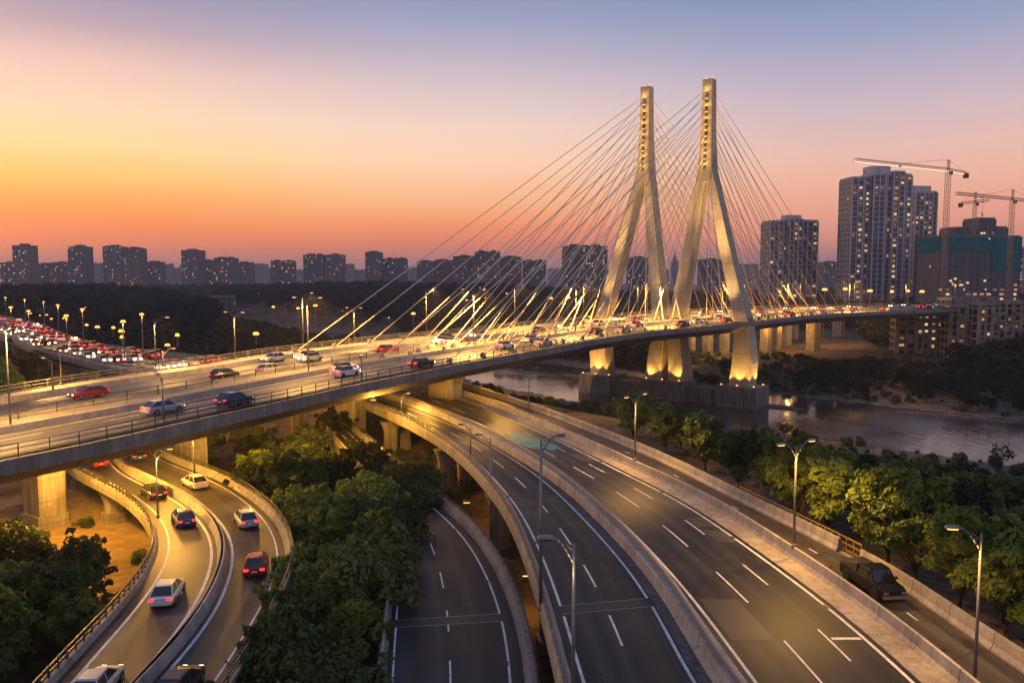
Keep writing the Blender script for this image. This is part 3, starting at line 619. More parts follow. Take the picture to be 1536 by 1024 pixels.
mb = MB(); B.sweep(mb, [(1, 0.12, 0.003), (1, 0.8, 0.07)], closed=False); mb.build('gutter', M['conc_dark'], VI)
mb = MB(); A.sweep(mb, [(1, 0.25, -0.2), (1, 1.75, -0.2), (1, 1.75, 0.14), (1, 0.25, 0.1)]); mb.build('kerb_strip', M['kerb'], VI)
mb = MB(); nj(A, mb, 1, 2.1, 1.0); mb.build('parapet', M['conc_jp'], VI)
sgap = s_at(S, 1248, 838, 21.15)
mb = MB(); nj(S, mb, 1, 0.55, 1.05, 0.34, 0.11, -1.4, 0, sgap - 1.2); nj(S, mb, 1, 0.55, 1.05, 0.34, 0.11, -1.4, sgap + 1.4); mb.build('parapet', M['conc_jp'], VI)
mb = MB(); S.bars(mb, 1, 1.15, -0.4, 1.5, 0.9, 0.05, 3, sgap - 0.4, sgap + 17, 0.05); mb.build('railing', M['rail_y'], VI)
mb = MB(); S.sweep(mb, [(0, -0.7, -0.01), (0, -0.7, -1.8), (1, 0.85, -1.8), (1, 0.85, -0.01)]); mb.build('embankment_wall', M['conc'], VI)
for s_ in range(22, int(B.len), 24):
    p = B.pt(s_, 0.22); mb = MB(); pier(mb, p, B.ang(s_), -22.9, -29.2, 2.2, 1.6, 1.6, 1.6); mb.build('pier', M['pierc'], VI)
    p = B.pt(s_, 0.95); mb = MB(); pier(mb, p, B.ang(s_), -22.9, -29.2, 2.2, 1.6, 1.6, 1.6); mb.build('pier', M['pierc'], VI)
# middle ramp
RM = empty('middle_ramp', (Mr.C[40].x, Mr.C[40].y, -29), 0, 'dark single ramp with a wide concrete barrier between the tree clump and the highway viaduct', 'ramp')
mb = MB(); Mr.sweep(mb, [(0, -0.9, -0.01), (0, -0.9, -1.3), (1, 1.75, -1.3), (1, 1.75, -0.01)]); mb.build('girder', M['conc'], RM)
mb = MB(); Mr.sweep(mb, [(1, 0.75, -0.2), (1, 1.7, -0.2), (1, 1.6, 0.8), (1, 1.15, 0.8), (1, 0.9, 0.35)]); mb.build('parapet', M['conc_j'], RM)
mb = MB(); nj(Mr, mb, 0, -0.6, 0.85); mb.build('parapet', M['conc_j'], RM)
mb = MB(); Mr.bars(mb, 1, 1.5, 0.78, 0.32, 2, 0.05, 1, 0, None, 0.05); mb.build('railing', M['rail'], RM)
for s_ in range(14, int(Mr.len), 20): mb = MB(); p = Mr.pt(s_, 0.6); pier(mb, p, Mr.ang(s_), -26.2, -29.2, 2.4, 1.6, 1.3, 1); mb.build('pier', M['pierc'], RM)
# curving ramp
RL = empty('curving_ramp', (L1.C[60].x, L1.C[60].y, -29), 0, 'S-curved twin ramp with pale median barrier and balustraded parapet sweeping under the bridge at left', 'ramp')
mb = MB(); L1.sweep(mb, [(0, -1.4, -0.01), (0, -1.4, -0.7), (0, 0.4, -1.6), (1, 0, -1.6), (1, 0.6, -0.01)]); mb.build('girder', M['conc'], RL)
mb = MB(); L2.sweep(mb, [(0, -0.6, -0.01), (0, 0, -1.6), (1, -0.4, -1.6), (1, 1.4, -0.7), (1, 1.4, -0.01)]); mb.build('girder', M['conc'], RL)
mb = MB(); L1.sweep(mb, [(0, -1.4, -0.3), (0, -0.85, -0.3), (0, -0.8, 0.1), (0, -1.0, 0.42), (0, -1.3, 0.42)]); mb.build('parapet', M['conc_j'], RL)
mb = MB(); L1.bars(mb, 0, -1.15, 0.4, 0.75, 1.25, 0.055, 2, 0, None, 0.08); mb.build('railing', M['rail'], RL)
mb = MB(); L1.sweep(mb, [(1, 0.35, -0.25), (1, 1.15, -0.25), (1, 0.95, 0.85), (1, 0.65, 0.85), (1, 0.5, 0.35)]); mb.build('median_barrier', M['conc_jp'], RL)
mb = MB(); L2.sweep(mb, [(0, -1.0, -0.25), (0, -0.35, -0.25), (0, -0.45, 0.35), (0, -0.6, 0.85), (0, -0.9, 0.85)]); mb.build('median_barrier', M['conc_jp'], RL)
mb = MB(); L2.sweep(mb, [(1, 0.4, -0.3), (1, 1.4, -0.3), (1, 1.35, 0.6), (1, 1.0, 0.6), (1, 0.7, 0.25)]); mb.build('parapet', M['conc_j'], RL)
mb = MB(); L2.bars(mb, 1, 1.2, 0.58, 0.6, 2.2, 0.045, 2, 0, None, 0.055); mb.build('railing', M['rail'], RL)
for s_ in range(16, int(L1.len), 19):
    mb = MB(); p = L1.pt(s_, 0.4); pier(mb, p, L1.ang(s_), -25.5, -29.2, 2.2, 1.6, 1.5, 1.2); mb.build('pier', M['pierc'], RL)
    mb = MB(); p = L2.pt(min(s_, L2.len), 0.6); pier(mb, p, L2.ang(min(s_, L2.len)), -25.5, -29.2, 2.2, 1.6, 1.5, 1.2); mb.build('pier', M['pierc'], RL)
# far interchange
RF = empty('interchange_viaduct', (FH.C[40].x, FH.C[40].y, -29), 0, 'far elevated highway crowded with cars joining the bridge from the left', 'viaduct')
mb = MB(); FH.sweep(mb, [(0, -0.5, -0.01), (0, -0.5, -1), (0, 2.5, -2.2), (1, -2.5, -2.2), (1, 0.5, -1), (1, 0.5, -0.01)]); mb.build('girder', M['conc'], RF)
for u, o in ((0, -0.3), (1, 0.3)):
    mb = MB(); nj(FH, mb, u, o, 0.9); mb.build('parapet', M['conc_j'], RF)
for s_ in range(10, int(FH.len), 28):
    for u in (0.25, 0.8): mb = MB(); pier(mb, FH.pt(s_, u), FH.ang(s_), -17.5, -29.2, 2.6, 2, 1.6, 2); mb.build('pier', M['pierc'], RF)
# ------------------------------------------------------------------ terrain and river
RC = [Vector(p) for p in [(-420, 900), (-185, 590), (-74, 425), (-5, 325), (51, 235), (90, 200), (114, 177), (175, 111), (295, -18), (460, -180), (900, -600)]]
RCs = [Vector((p.x, p.y)) for p in smooth(spline([Vector((p.x, p.y, 0)) for p in RC], 12), 10)]
RHW = 29.0
def river(x, y):                     # distance to the centre line, and the bank: +1 far bank, -1 near bank
    best = 1e18; k = 0
    for i, p in enumerate(RCs):
        d = (p.x - x) ** 2 + (p.y - y) ** 2
        if d < best: best = d; k = i
    a = RCs[max(k - 1, 0)]; b = RCs[min(k + 1, len(RCs) - 1)]; t = (b - a).normalized(); q = Vector((x, y)) - RCs[k]
    c = t.x * q.y - t.y * q.x
    return (abs(c) if 0 < k < len(RCs) - 1 else math.sqrt(best)), (1 if c > 0 else -1)
SE = [Vector((p.x, p.y)) for p in S.R[::4]]; BE = [Vector((p.x, p.y)) for p in B.L[::4]]
def side(line, x, y):
    best = 1e18; k = 0
    for i, p in enumerate(line):
        d = (p.x - x) ** 2 + (p.y - y) ** 2
        if d < best: best = d; k = i
    a = line[max(k - 1, 0)]; b = line[min(k + 1, len(line) - 1)]; t = (b - a).normalized(); q = Vector((x, y)) - line[k]
    return t.y * q.x - t.x * q.y      # positive to the right of the line
sst = lambda t: (lambda u: u * u * (3 - 2 * u))(max(0, min(1, t)))
def ground(x, y):
    d, sd_ = river(x, y); e = d - RHW + 4.5 * noise.noise(Vector((x * 0.03, y * 0.03, 3)))
    n = noise.noise(Vector((x * 0.06, y * 0.06, 0))) * 0.5 + noise.noise(Vector((x * 0.2, y * 0.2, 5))) * 0.18
    if e < 0: return WATER - min(2.5, 0.12 * -e) - 0.15
    if sd_ > 0:
        z = WATER + 0.1 + sst(e / 26) * 2.3 + sst((e - 20) / 120) * 2.5
        z += 17 * math.exp(-(((x + 130) / 260) ** 2 + ((y - 900) / 330) ** 2)) + 12 * math.exp(-(((x + 480) / 300) ** 2 + ((y - 1300) / 400) ** 2)) + 9 * math.exp(-(((x - 560) / 300) ** 2 + ((y - 1000) / 300) ** 2))
        return z + n * sst(e / 8)
    b = side(BE, x, y); s = side(SE, x, y)
    if y < 0: s = max(s, 1); 
    lo = G_LEFT
    if b <= -1 or y > 210: base = lo
    elif s >= 0.6: base = -22.4 - min(9, max(0, (s - 10) * 0.12))
    else: base = lo + (-22.9 - lo) * sst((b + 1) / max(3.0, (b - s)))
    if s < 0.6: base = min(base, -22.95)
    base += 14 * math.exp(-(((x + 420) / 300) ** 2 + ((y - 700) / 420) ** 2)) * sst((y - 330) / 200)
    z = WATER + 0.1 + (base - WATER) * sst(e / (24 if s < -6 else 78))
    return z + n * (0.25 if abs(s) < 4 else 1.0) * sst(e / 6)
def axis(lo, hi, fine, step, far):
    a = []; v = lo
    while v <= hi: a.append(v); v += step(v)
    p, q = [lo], [hi]; s = 8
    while p[-1] > -far: p.append(p[-1] - s); s *= 1.32
    s = 8
    while q[-1] < far: q.append(q[-1] + s); s *= 1.32
    return p[:0:-1] + a + q[1:]
xs = axis(-150, 190, 3, lambda v: 3.0, 4600); ys = axis(8, 430, 3, lambda v: 2.6 if v < 180 else 5.0, 4600)
ys = [y for y in ys if y > -700]
mb = MB(); vs = [(x, y, ground(x, y)) for y in ys for x in xs]; nx = len(xs)
fs = [(j * nx + i, j * nx + i + 1, (j + 1) * nx + i + 1, (j + 1) * nx + i) for j in range(len(ys) - 1) for i in range(nx - 1)]
mb.faces(vs, fs)
t = NT('ground'); g = t.n('ShaderNodeNewGeometry')
a_ = t.noise(0.05, 6, (g, 'Position'), 0.65); b2 = t.noise(0.8, 5, (g, 'Position')); 
gr = t.ramp([(0.30, (0.016, 0.022, 0.009)), (0.41, (0.04, 0.036, 0.018)), (0.50, (0.10, 0.07, 0.042)), (0.70, (0.17, 0.12, 0.07))], a_)
fr = t.ramp([(0.25, (0.5, 0.5, 0.5)), (0.75, (1.35, 1.35, 1.35))], b2); mx = t.mix((gr, 0), (fr, 0), blend='MULTIPLY', f=1.0)
# bare trodden sand under and around the bridge on the left, mud along the water line
sp = t.n('ShaderNodeSeparateXYZ'); t.l(g, 'Position', sp, 0)
dx = t.math('DIVIDE', (t.math('ADD', (sp, 'X'), 52.0), 0), 25.0); dy = t.math('DIVIDE', (t.math('SUBTRACT', (sp, 'Y'), 94.0), 0), 27.0)
rr = t.math('ADD', (t.math('MULTIPLY', (dx, 0), (dx, 0)), 0), (t.math('MULTIPLY', (dy, 0), (dy, 0)), 0)); rr = t.math('ADD', (rr, 0), (t.math('MULTIPLY', (a_, 0), 0.9), 0))
k = t.ramp([(0.75, (1, 1, 1)), (1.35, (0, 0, 0))], rr); sand = t.ramp([(0.3, (0.17, 0.12, 0.07)), (0.7, (0.30, 0.22, 0.13))], b2)
mx = t.mix((mx, 2), (sand, 0), fac=(k, 0))
mud = t.ramp([(0.3, (0.06, 0.05, 0.042)), (0.7, (0.19, 0.16, 0.135))], b2)
zf = t.math('ADD', (sp, 'Z'), (t.math('MULTIPLY', (a_, 0), -2.2), 0)); mk = t.ramp([(0.0, (1, 1, 1)), (1.0, (0, 0, 0))], t.math('DIVIDE', (t.math('ADD', (zf, 0), 36.4), 0), 2.4))
mx = t.mix((mx, 2), (mud, 0), fac=(mk, 0))
bb = t.pbsdf(mx, 0.95, 0, 0.1); t.bump(bb, b2, 0, 0.25, 0.8)
gm = mb.build('ground', t.m, None, True); gm['kind'] = 'structure'
t = NT('river_water'); g = t.n('ShaderNodeNewGeometry'); mp = t.n('ShaderNodeMapping'); mp.inputs['Rotation'].default_value = (0, 0, 0.75); mp.inputs['Scale'].default_value = (0.55, 0.16, 1); t.l(g, 'Position', mp, 'Vector')
n1 = t.noise(1.0, 4, (mp, 0)); n2 = t.noise(0.035, 3, (g, 'Position')); n3 = t.noise(2.4, 3, (mp, 0))
b = t.pbsdf((0.055, 0.045, 0.040), 0.12, 0, 0.5); b.inputs['IOR'].default_value = 1.33
rg = t.ramp([(0.42, (0.08, 0.08, 0.08)), (0.62, (0.22, 0.22, 0.22))], n2); t.l(rg, 0, b, 'Roughness')
h = t.math('ADD', (n1, 0), (t.math('MULTIPLY', (n3, 0), 0.35), 0)); t.bump(b, h, 0, 0.12, 0.42)
mb = MB(); pl = RCs; W_ = 36
for i in range(len(pl) - 1):
    def off(k, s_):
        a = pl[max(k - 1, 0)]; c = pl[min(k + 1, len(pl) - 1)]; tt = (c - a).normalized(); return (pl[k].x - tt.y * s_ * W_, pl[k].y + tt.x * s_ * W_, WATER)
    mb.face([off(i, -1), off(i + 1, -1), off(i + 1, 1), off(i, 1)])
wo_ = mb.build('river', t.m); wo_['kind'] = 'structure'
# sandbars in the river
for (x, y, a, b_, rz) in ((-12, 345, 14, 3.5, -1.0), (24, 292, 10, 2.4, -1.0), (117, 206, 16, 2.2, -0.65), (74, 222, 9, 4.0, -0.6)):
    mb = MB(); ring = []; n = 26
    for k in range(n):
        q = 2 * math.pi * k / n; r_ = 1 + 0.25 * noise.noise(Vector((x + math.cos(q) * 2, y + math.sin(q) * 2, 1)))
        ring.append((math.cos(q) * a * r_, math.sin(q) * b_ * r_))
    ca, sa = math.cos(rz), math.sin(rz); rot = lambda u, v, z, s: (x + (u * ca - v * sa) * s, y + (u * sa + v * ca) * s, z)
    mb.loft([[rot(u, v, WATER - 0.4, 1.08) for u, v in ring], [rot(u, v, WATER + 0.18, 0.9) for u, v in ring], [rot(u, v, WATER + 0.42, 0.5) for u, v in ring]])
    o = mb.build('sandbar', m_noisy('river_mud', (0.06, 0.05, 0.04), (0.16, 0.135, 0.11), 0.8, 0.9, 0.1, 0.03), None, True); o['kind'] = 'structure'
# ------------------------------------------------------------------ trees
def blob_leaves(mb, rnd, c, r, n, size, flat=0.8):
    for _ in range(n):
        u = rnd.uniform(-0.55, 1); ph = rnd.uniform(0, 2 * math.pi); q = math.sqrt(max(0, 1 - u * u)); rr = r * (0.72 + 0.36 * rnd.random())
        nrm = Vector((q * math.cos(ph), q * math.sin(ph), u)); p = Vector(c) + Vector((nrm.x * rr, nrm.y * rr, nrm.z * rr * flat))
        d = (nrm + Vector((rnd.gauss(0, 0.55), rnd.gauss(0, 0.55), rnd.gauss(0, 0.5) + 0.45))).normalized()
        a = d.cross(Vector((rnd.gauss(0, 1), rnd.gauss(0, 1), rnd.gauss(0, 1)))).normalized(); b = d.cross(a); s = size * rnd.uniform(0.45, 1.5)
        mb.face([p - a * s, p - b * s * 0.45, p + a * s + d * s * -0.25, p + b * s * 0.45])
def tree_mesh(seed, h, rad, lobes, leaves, size, trunk_h, mat, sparse=0.0, tall=1.0):
    rnd = random.Random(seed); tr = MB(); cr = MB(); pts = []
    lean = Vector((rnd.uniform(-0.4, 0.4), rnd.uniform(-0.4, 0.4), 0)); p0 = Vector((0, 0, -0.6)); th = trunk_h
    tr.tube(p0, Vector((0, 0, th * 0.5)) + lean * 0.4, 0.045 * h * 0.55, 0.03 * h * 0.55, 7); top = Vector((0, 0, th)) + lean; tr.tube(Vector((0, 0, th * 0.5)) + lean * 0.4, top, 0.03 * h * 0.55, 0.022 * h * 0.55, 7)
    cz = (h + th) / 2; ch = (h - th) / 2
    for k in range(lobes):
        ph = k * 2.399 + rnd.uniform(-0.4, 0.4); zf = -0.75 + 1.55 * (k + 0.5) / lobes + rnd.uniform(-0.12, 0.12); q = math.sqrt(max(0.05, 1 - zf * zf * 0.85)) * rnd.uniform(0.45, 1.0)
        c = Vector((math.cos(ph) * rad * 0.8 * q, math.sin(ph) * rad * 0.8 * q, cz + zf * ch * 0.78)) + lean * 0.5
        r = rad * rnd.choice([0.18, 0.24, 0.30, 0.36, 0.42]) * (1 - sparse * 0.3)
        e = top.lerp(c, 0.45) + Vector((0, 0, -0.3)); tr.tube(top * rnd.uniform(0.7, 1.0), e, 0.016 * h * 0.5, 0.010 * h * 0.5, 5); tr.tube(e, c, 0.010 * h * 0.5, 0.003 * h, 5)
        sz = size * rnd.uniform(0.72, 1.35); nk = (size / sz) ** 1.5; blob_leaves(cr, rnd, c, r, int(leaves / lobes * 0.62 * nk), sz, 0.78)
        for _ in range(5):                                  # sprays round each bough
            dd = Vector((rnd.gauss(0, 1), rnd.gauss(0, 1), rnd.gauss(0, 0.7))).normalized(); c2 = c + dd * r * rnd.uniform(0.8, 1.6)
            if sparse: tr.tube(c, c2, 0.02, 0.008, 4)
            blob_leaves(cr, rnd, c2, r * rnd.uniform(0.2, 0.42), int(leaves / lobes * 0.076 * nk), sz, 0.8)
    return tr.mesh('trunk', M['bark'], True), cr.mesh('crown', mat)
SPEC = {  # name: seed, height, radius, lobes, leaves, leaf size, trunk height, material, sparse
    'round': (1, 10.5, 4.6, 20, 6600, 0.37, 2.4, 'leaf', 0), 'broad': (2, 9.5, 5.2, 24, 7400, 0.36, 2.2, 'leaf', 0), 'spread': (3, 9.0, 4.6, 19, 6000, 0.35, 2.0, 'leaf', 0),
    'pale': (4, 8.6, 3.3, 17, 5200, 0.30, 1.9, 'leaf_y', 0.6), 'pale2': (5, 7.6, 3.0, 15, 4600, 0.29, 1.7, 'leaf_y', 0.6), 'slim': (6, 8.2, 2.7, 15, 4600, 0.29, 1.8, 'leaf', 0.3), 'slim2': (7, 7.2, 2.9, 15, 4600, 0.3, 1.6, 'leaf', 0.2),
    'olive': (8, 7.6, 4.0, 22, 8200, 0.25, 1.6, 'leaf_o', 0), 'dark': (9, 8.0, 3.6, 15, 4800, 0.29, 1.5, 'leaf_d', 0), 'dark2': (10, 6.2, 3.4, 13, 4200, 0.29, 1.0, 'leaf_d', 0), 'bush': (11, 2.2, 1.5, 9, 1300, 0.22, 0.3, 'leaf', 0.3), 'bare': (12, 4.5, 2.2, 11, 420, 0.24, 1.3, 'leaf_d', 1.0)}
TM = {k: tree_mesh(*[M[q] if i == 7 - 0 and isinstance(q, str) else q for i, q in enumerate(v)]) for k, v in SPEC.items()}
NTREE = 0
def tree(kind, x, y, s, label, group, z=None, sxy=None, name='tree', rnd=R):
    global NTREE
    o = empty(name, (x, y, (ground(x, y) if z is None else z) - 0.1), rnd.uniform(0, 6.28), label, 'bush' if name == 'bush' else 'tree', group)
    o.scale = (s * (sxy or 1), s * (sxy or 1), s)
    tr, cr = TM[kind]; link('trunk', tr, o, True); link('crown', cr, o, True); NTREE += 1; return o
TL = []
gC = 'trees between the curving ramp and the middle ramp'
for i, (k, x, y, s, lb) in enumerate([
    ('round', -12.6, 39.5, 1.0, 'large leafy tree at the bottom edge left of the middle ramp'), ('broad', -17.0, 42.5, 0.95, 'broad leafy tree overhanging the bottom of the curving ramp'),
    ('spread', -11.6, 46.0, 1.0, 'leafy tree pressed against the middle ramp near the bottom edge'), ('round', -15.8, 49.5, 0.98, 'rounded leafy tree beside the curving ramp behind the lowest two of its clump'),
    ('broad', -12.2, 54.0, 1.0, 'wide leafy tree beside the expansion joint of the middle ramp'), ('spread', -16.4, 56.5, 1.04, 'spreading leafy tree at the outside of the ramp bend'),
    ('round', -12.6, 61.0, 1.05, 'dense dark tree in the middle of the central clump'), ('broad', -17.2, 64.0, 1.0, 'dense tree with pale leaf tips facing the curving ramp bend'),
    ('round', -12.2, 68.5, 1.08, 'tall dark tree leaning over the middle ramp'), ('spread', -17.6, 71.0, 1.1, 'domed dark tree in the upper half of the central clump'),
    ('broad', -13.0, 76.0, 1.12, 'broad domed tree over the upper middle ramp'), ('round', -19.4, 77.5, 1.08, 'large domed tree at the upper left of the central clump'),
    ('broad', -16.2, 83.5, 1.1, 'highest domed tree of the central clump in front of the twin pier'), ('spread', -23.0, 84.0, 0.95, 'leafy tree at the upper left end of the central clump'),
    ('slim2', -24.6, 76.0, 0.95, 'small yellow-green tree beside the outer parapet of the bend')]):
    k2 = 'olive' if i % 4 == 2 else ('pale' if i % 5 == 4 else k); s *= SPEC[k][1] / SPEC[k2][1]
    tree(k2, x + 1.3 * (1 - (y - 40) / 60), y, s * (0.74 if y < 80 else 0.8), lb, gC)
gU = 'trees under and beside the bridge deck'
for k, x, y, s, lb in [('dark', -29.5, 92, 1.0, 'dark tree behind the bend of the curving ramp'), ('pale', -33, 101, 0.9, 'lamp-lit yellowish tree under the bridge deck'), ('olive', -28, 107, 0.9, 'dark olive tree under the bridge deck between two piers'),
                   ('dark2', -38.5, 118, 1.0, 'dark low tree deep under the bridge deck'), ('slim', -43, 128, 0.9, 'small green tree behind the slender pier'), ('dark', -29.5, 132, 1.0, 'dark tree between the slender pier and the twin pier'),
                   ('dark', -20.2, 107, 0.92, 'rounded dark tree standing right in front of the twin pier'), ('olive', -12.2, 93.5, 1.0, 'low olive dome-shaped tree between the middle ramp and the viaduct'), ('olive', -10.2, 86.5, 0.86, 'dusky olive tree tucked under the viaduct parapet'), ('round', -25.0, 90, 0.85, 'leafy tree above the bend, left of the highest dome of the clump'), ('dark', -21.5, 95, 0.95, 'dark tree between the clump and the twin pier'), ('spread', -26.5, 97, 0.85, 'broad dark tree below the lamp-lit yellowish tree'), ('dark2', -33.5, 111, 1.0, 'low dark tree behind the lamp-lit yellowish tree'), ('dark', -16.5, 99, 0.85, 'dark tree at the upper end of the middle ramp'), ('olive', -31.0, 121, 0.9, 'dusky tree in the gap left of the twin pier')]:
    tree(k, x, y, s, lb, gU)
gL = 'trees left of the curving ramp'
for k, x, y, s, lb in [('dark', -36.5, 66, 1.12, 'dark feathery tree in front of the lit sand and the wide pier'), ('dark', -43.5, 70, 1.15, 'dark tree at the left edge below the wide pier'), ('round', -34.0, 60, 0.85, 'dark tree inside the bend of the curving ramp'),
                   ('spread', -39.5, 60, 0.98, 'dark green tree in the middle of the bottom left clump'), ('broad', -46, 61, 1.0, 'dense tree at the left edge of the picture'), ('pale', -30.8, 57.5, 0.85, 'yellow-green tree lit beside the outer railing of the bend'),
                   ('round', -35.5, 53.5, 0.9, 'dark leafy tree halfway down the curving ramp'), ('spread', -41, 53, 0.95, 'spreading dark tree at the lower left'), ('broad', -33.5, 47.5, 0.85, 'leafy tree above the bottom edge beside the ramp railing'),
                   ('round', -38.5, 46.5, 0.95, 'leafy tree nearest the bottom left corner'), ('spread', -32.4, 42.5, 0.8, 'low leafy tree at the very bottom left of the curving ramp'), ('broad', -36, 40, 0.9, 'tree half cut off by the bottom edge at left'),
                   ('round', -49, 55, 1.0, 'tall tree cut off by the left edge'), ('dark', -51, 68, 1.05, 'dark tree cut off by the left edge under the bridge')]:
    tree(k, x - 1.5, y, s * 0.86, lb, gL)
gE = 'tall trees beyond the bridge at the left edge'
for x, y, hh in ((-92, 142, 13.5), (-100, 150, 16), (-108, 148, 16.5), (-98, 160, 15), (-112, 158, 17), (-86, 146, 10), (-120, 152, 17), (-106, 168, 15), (-80, 140, 8), (-96, 136, 12)):
    k = 'dark' if int(x) % 4 else 'round'; tree(k, x, y, hh / SPEC[k][1], 'tall dark tree in the mass at the left edge beyond the bridge', gE, None, 0.8)
# right bank: rows beside the service road
for px, py, k, s, lb in [(1192, 800, 'pale', 1.04, 'bright yellow-green tree lit by the double lamp behind the service road'), (1330, 868, 'pale', 1.08, 'tall yellow-green tree in front of the bare earth beside the service road'),
                      (1372, 894, 'slim', 1.1, 'leafy tree with bare trunk beside the pale parapet'), (1436, 930, 'pale2', 1.05, 'yellow-green tree just left of the single lamp'), (1512, 975, 'slim2', 1.05, 'green tree right of the single lamp near the right edge'),
                      (950, 668, 'pale', 0.95, 'yellow-green tree beside the far double lamp'), (1000, 690, 'slim2', 1.0, 'green tree beside the parapet after the far double lamp'), (1060, 718, 'slim', 0.95, 'round green tree halfway along the far parapet'),
                      (1110, 744, 'slim2', 1.0, 'drooping green tree left of the double lamp'), (1240, 816, 'slim', 0.95, 'slender tree behind the ochre railing')]:
    q = P(px, py, 22.6); tree(k, q.x, q.y, s, lb, 'trees along the service road parapet')
def proj(p): p = Vector(p); dz = p.dot(FW); return 768 + p.x / dz * F, 512 - p.dot(UP) / dz * F
def bank_y(px):
    q = [(600, 560), (716, 568), (880, 606), (1000, 626), (1094, 637), (1290, 668), (1400, 680), (1536, 706), (3000, 900)]
    for (a, b), (c, d) in zip(q, q[1:]):
        if px <= c: return b + (d - b) * (px - a) / (c - a)
    return 0
placed = [(o.location.x, o.location.y) for o in COL.objects if o.name.startswith('tree')]
nR = 0
for s_ in [x * 1.0 for x in range(8, int(S.len) - 22, 2)]:
    for _ in range(3):
        of = R.uniform(4.5, 40); p = S.pt(s_ + R.uniform(-2, 2), 1, of)
        d, sd_ = river(p.x, p.y); e = d - RHW
        if sd_ > 0 or e < 11 or e > 200 or s_ > 96: continue
        if any((p.x - a) ** 2 + (p.y - b) ** 2 < (3.0 if of < 15 else 3.6) ** 2 for a, b in placed): continue
        gx = (s_ < sgap + 19 and s_ > sgap - 9 and of < 11)
        if gx: continue
        placed.append((p.x, p.y)); nR += 1
        k = R.choice(['slim', 'slim2', 'slim', 'dark', 'olive', 'pale2'] if of < 14 else ['dark', 'slim2', 'slim', 'dark2'])
        nearr = of < 14
        sc_ = R.uniform(0.85, 1.1); zg = ground(p.x, p.y); hh = SPEC[k][1]
        while sc_ > 0.4:
            px, py = proj((p.x, p.y, zg + hh * sc_))
            if py > bank_y(px) + 2: break
            sc_ -= 0.06
        if sc_ <= 0.42: placed.pop(); continue
        tree(k, p.x, p.y, sc_, 'green tree in the row behind the service road parapet' if nearr else 'dark green tree on the slope between the service road and the river',
             'green trees in the row behind the parapet' if nearr else 'trees on the slope down to the river')
for _ in range(40):                                             # thin shrubs along the near water line
    k = R.randrange(20, len(RCs) - 12); a = RCs[k]; b = RCs[k + 1]; tt = (b - a).normalized(); q = a + tt * R.uniform(0, 10) + Vector((tt.y, -tt.x)) * (RHW + R.uniform(3, 9))
    if not (90 < q.y < 320): continue
    tree(R.choice(['bush', 'bare', 'bush']), q.x, q.y, R.uniform(0.7, 1.3), 'thin shrub on the muddy near bank of the river', 'shrubs along the near bank', name='bush')
nF = 0
def far_lim(px):
    q = [(0, 500), (900, 520), (1000, 536), (1265, 538), (1290, 518), (1340, 522), (1420, 520), (1480, 505), (3000, 500)]
    for (a, b), (c, d) in zip(q, q[1:]):
        if px <= c: return b + (d - b) * (px - a) / (c - a)
    return 500
def fit(x, y, h, s):
    zg = ground(x, y)
    while s > 0.3:
        px, py = proj((x, y, zg + h * s))
        if py > far_lim(px): break
        s -= 0.05
    return s
for _ in range(2600):                                            # far bank wood's edge
    x, y = R.uniform(20, 330), R.uniform(190, 420); d, sd_ = river(x, y); e = d - RHW
    if sd_ < 0 or e < 4 or e > 60 or y < x * 0.45: continue
    if any((x - a) ** 2 + (y - b) ** 2 < 4.4 ** 2 for a, b in placed): continue
    sdk = side([Vector((p.x, p.y)) for p in DK.R[::6]], x, y)
    if sdk < -2 and sdk > -62: continue
    placed.append((x, y)); nF += 1
    if nF > 190: break
    tree(R.choice(['dark', 'dark2']), x, y, fit(x, y, 8.0, R.uniform(0.6, 1.0)), 'dark tree on the far bank of the river', 'dark trees on the far bank')
print('TREES', NTREE, nR, nF)
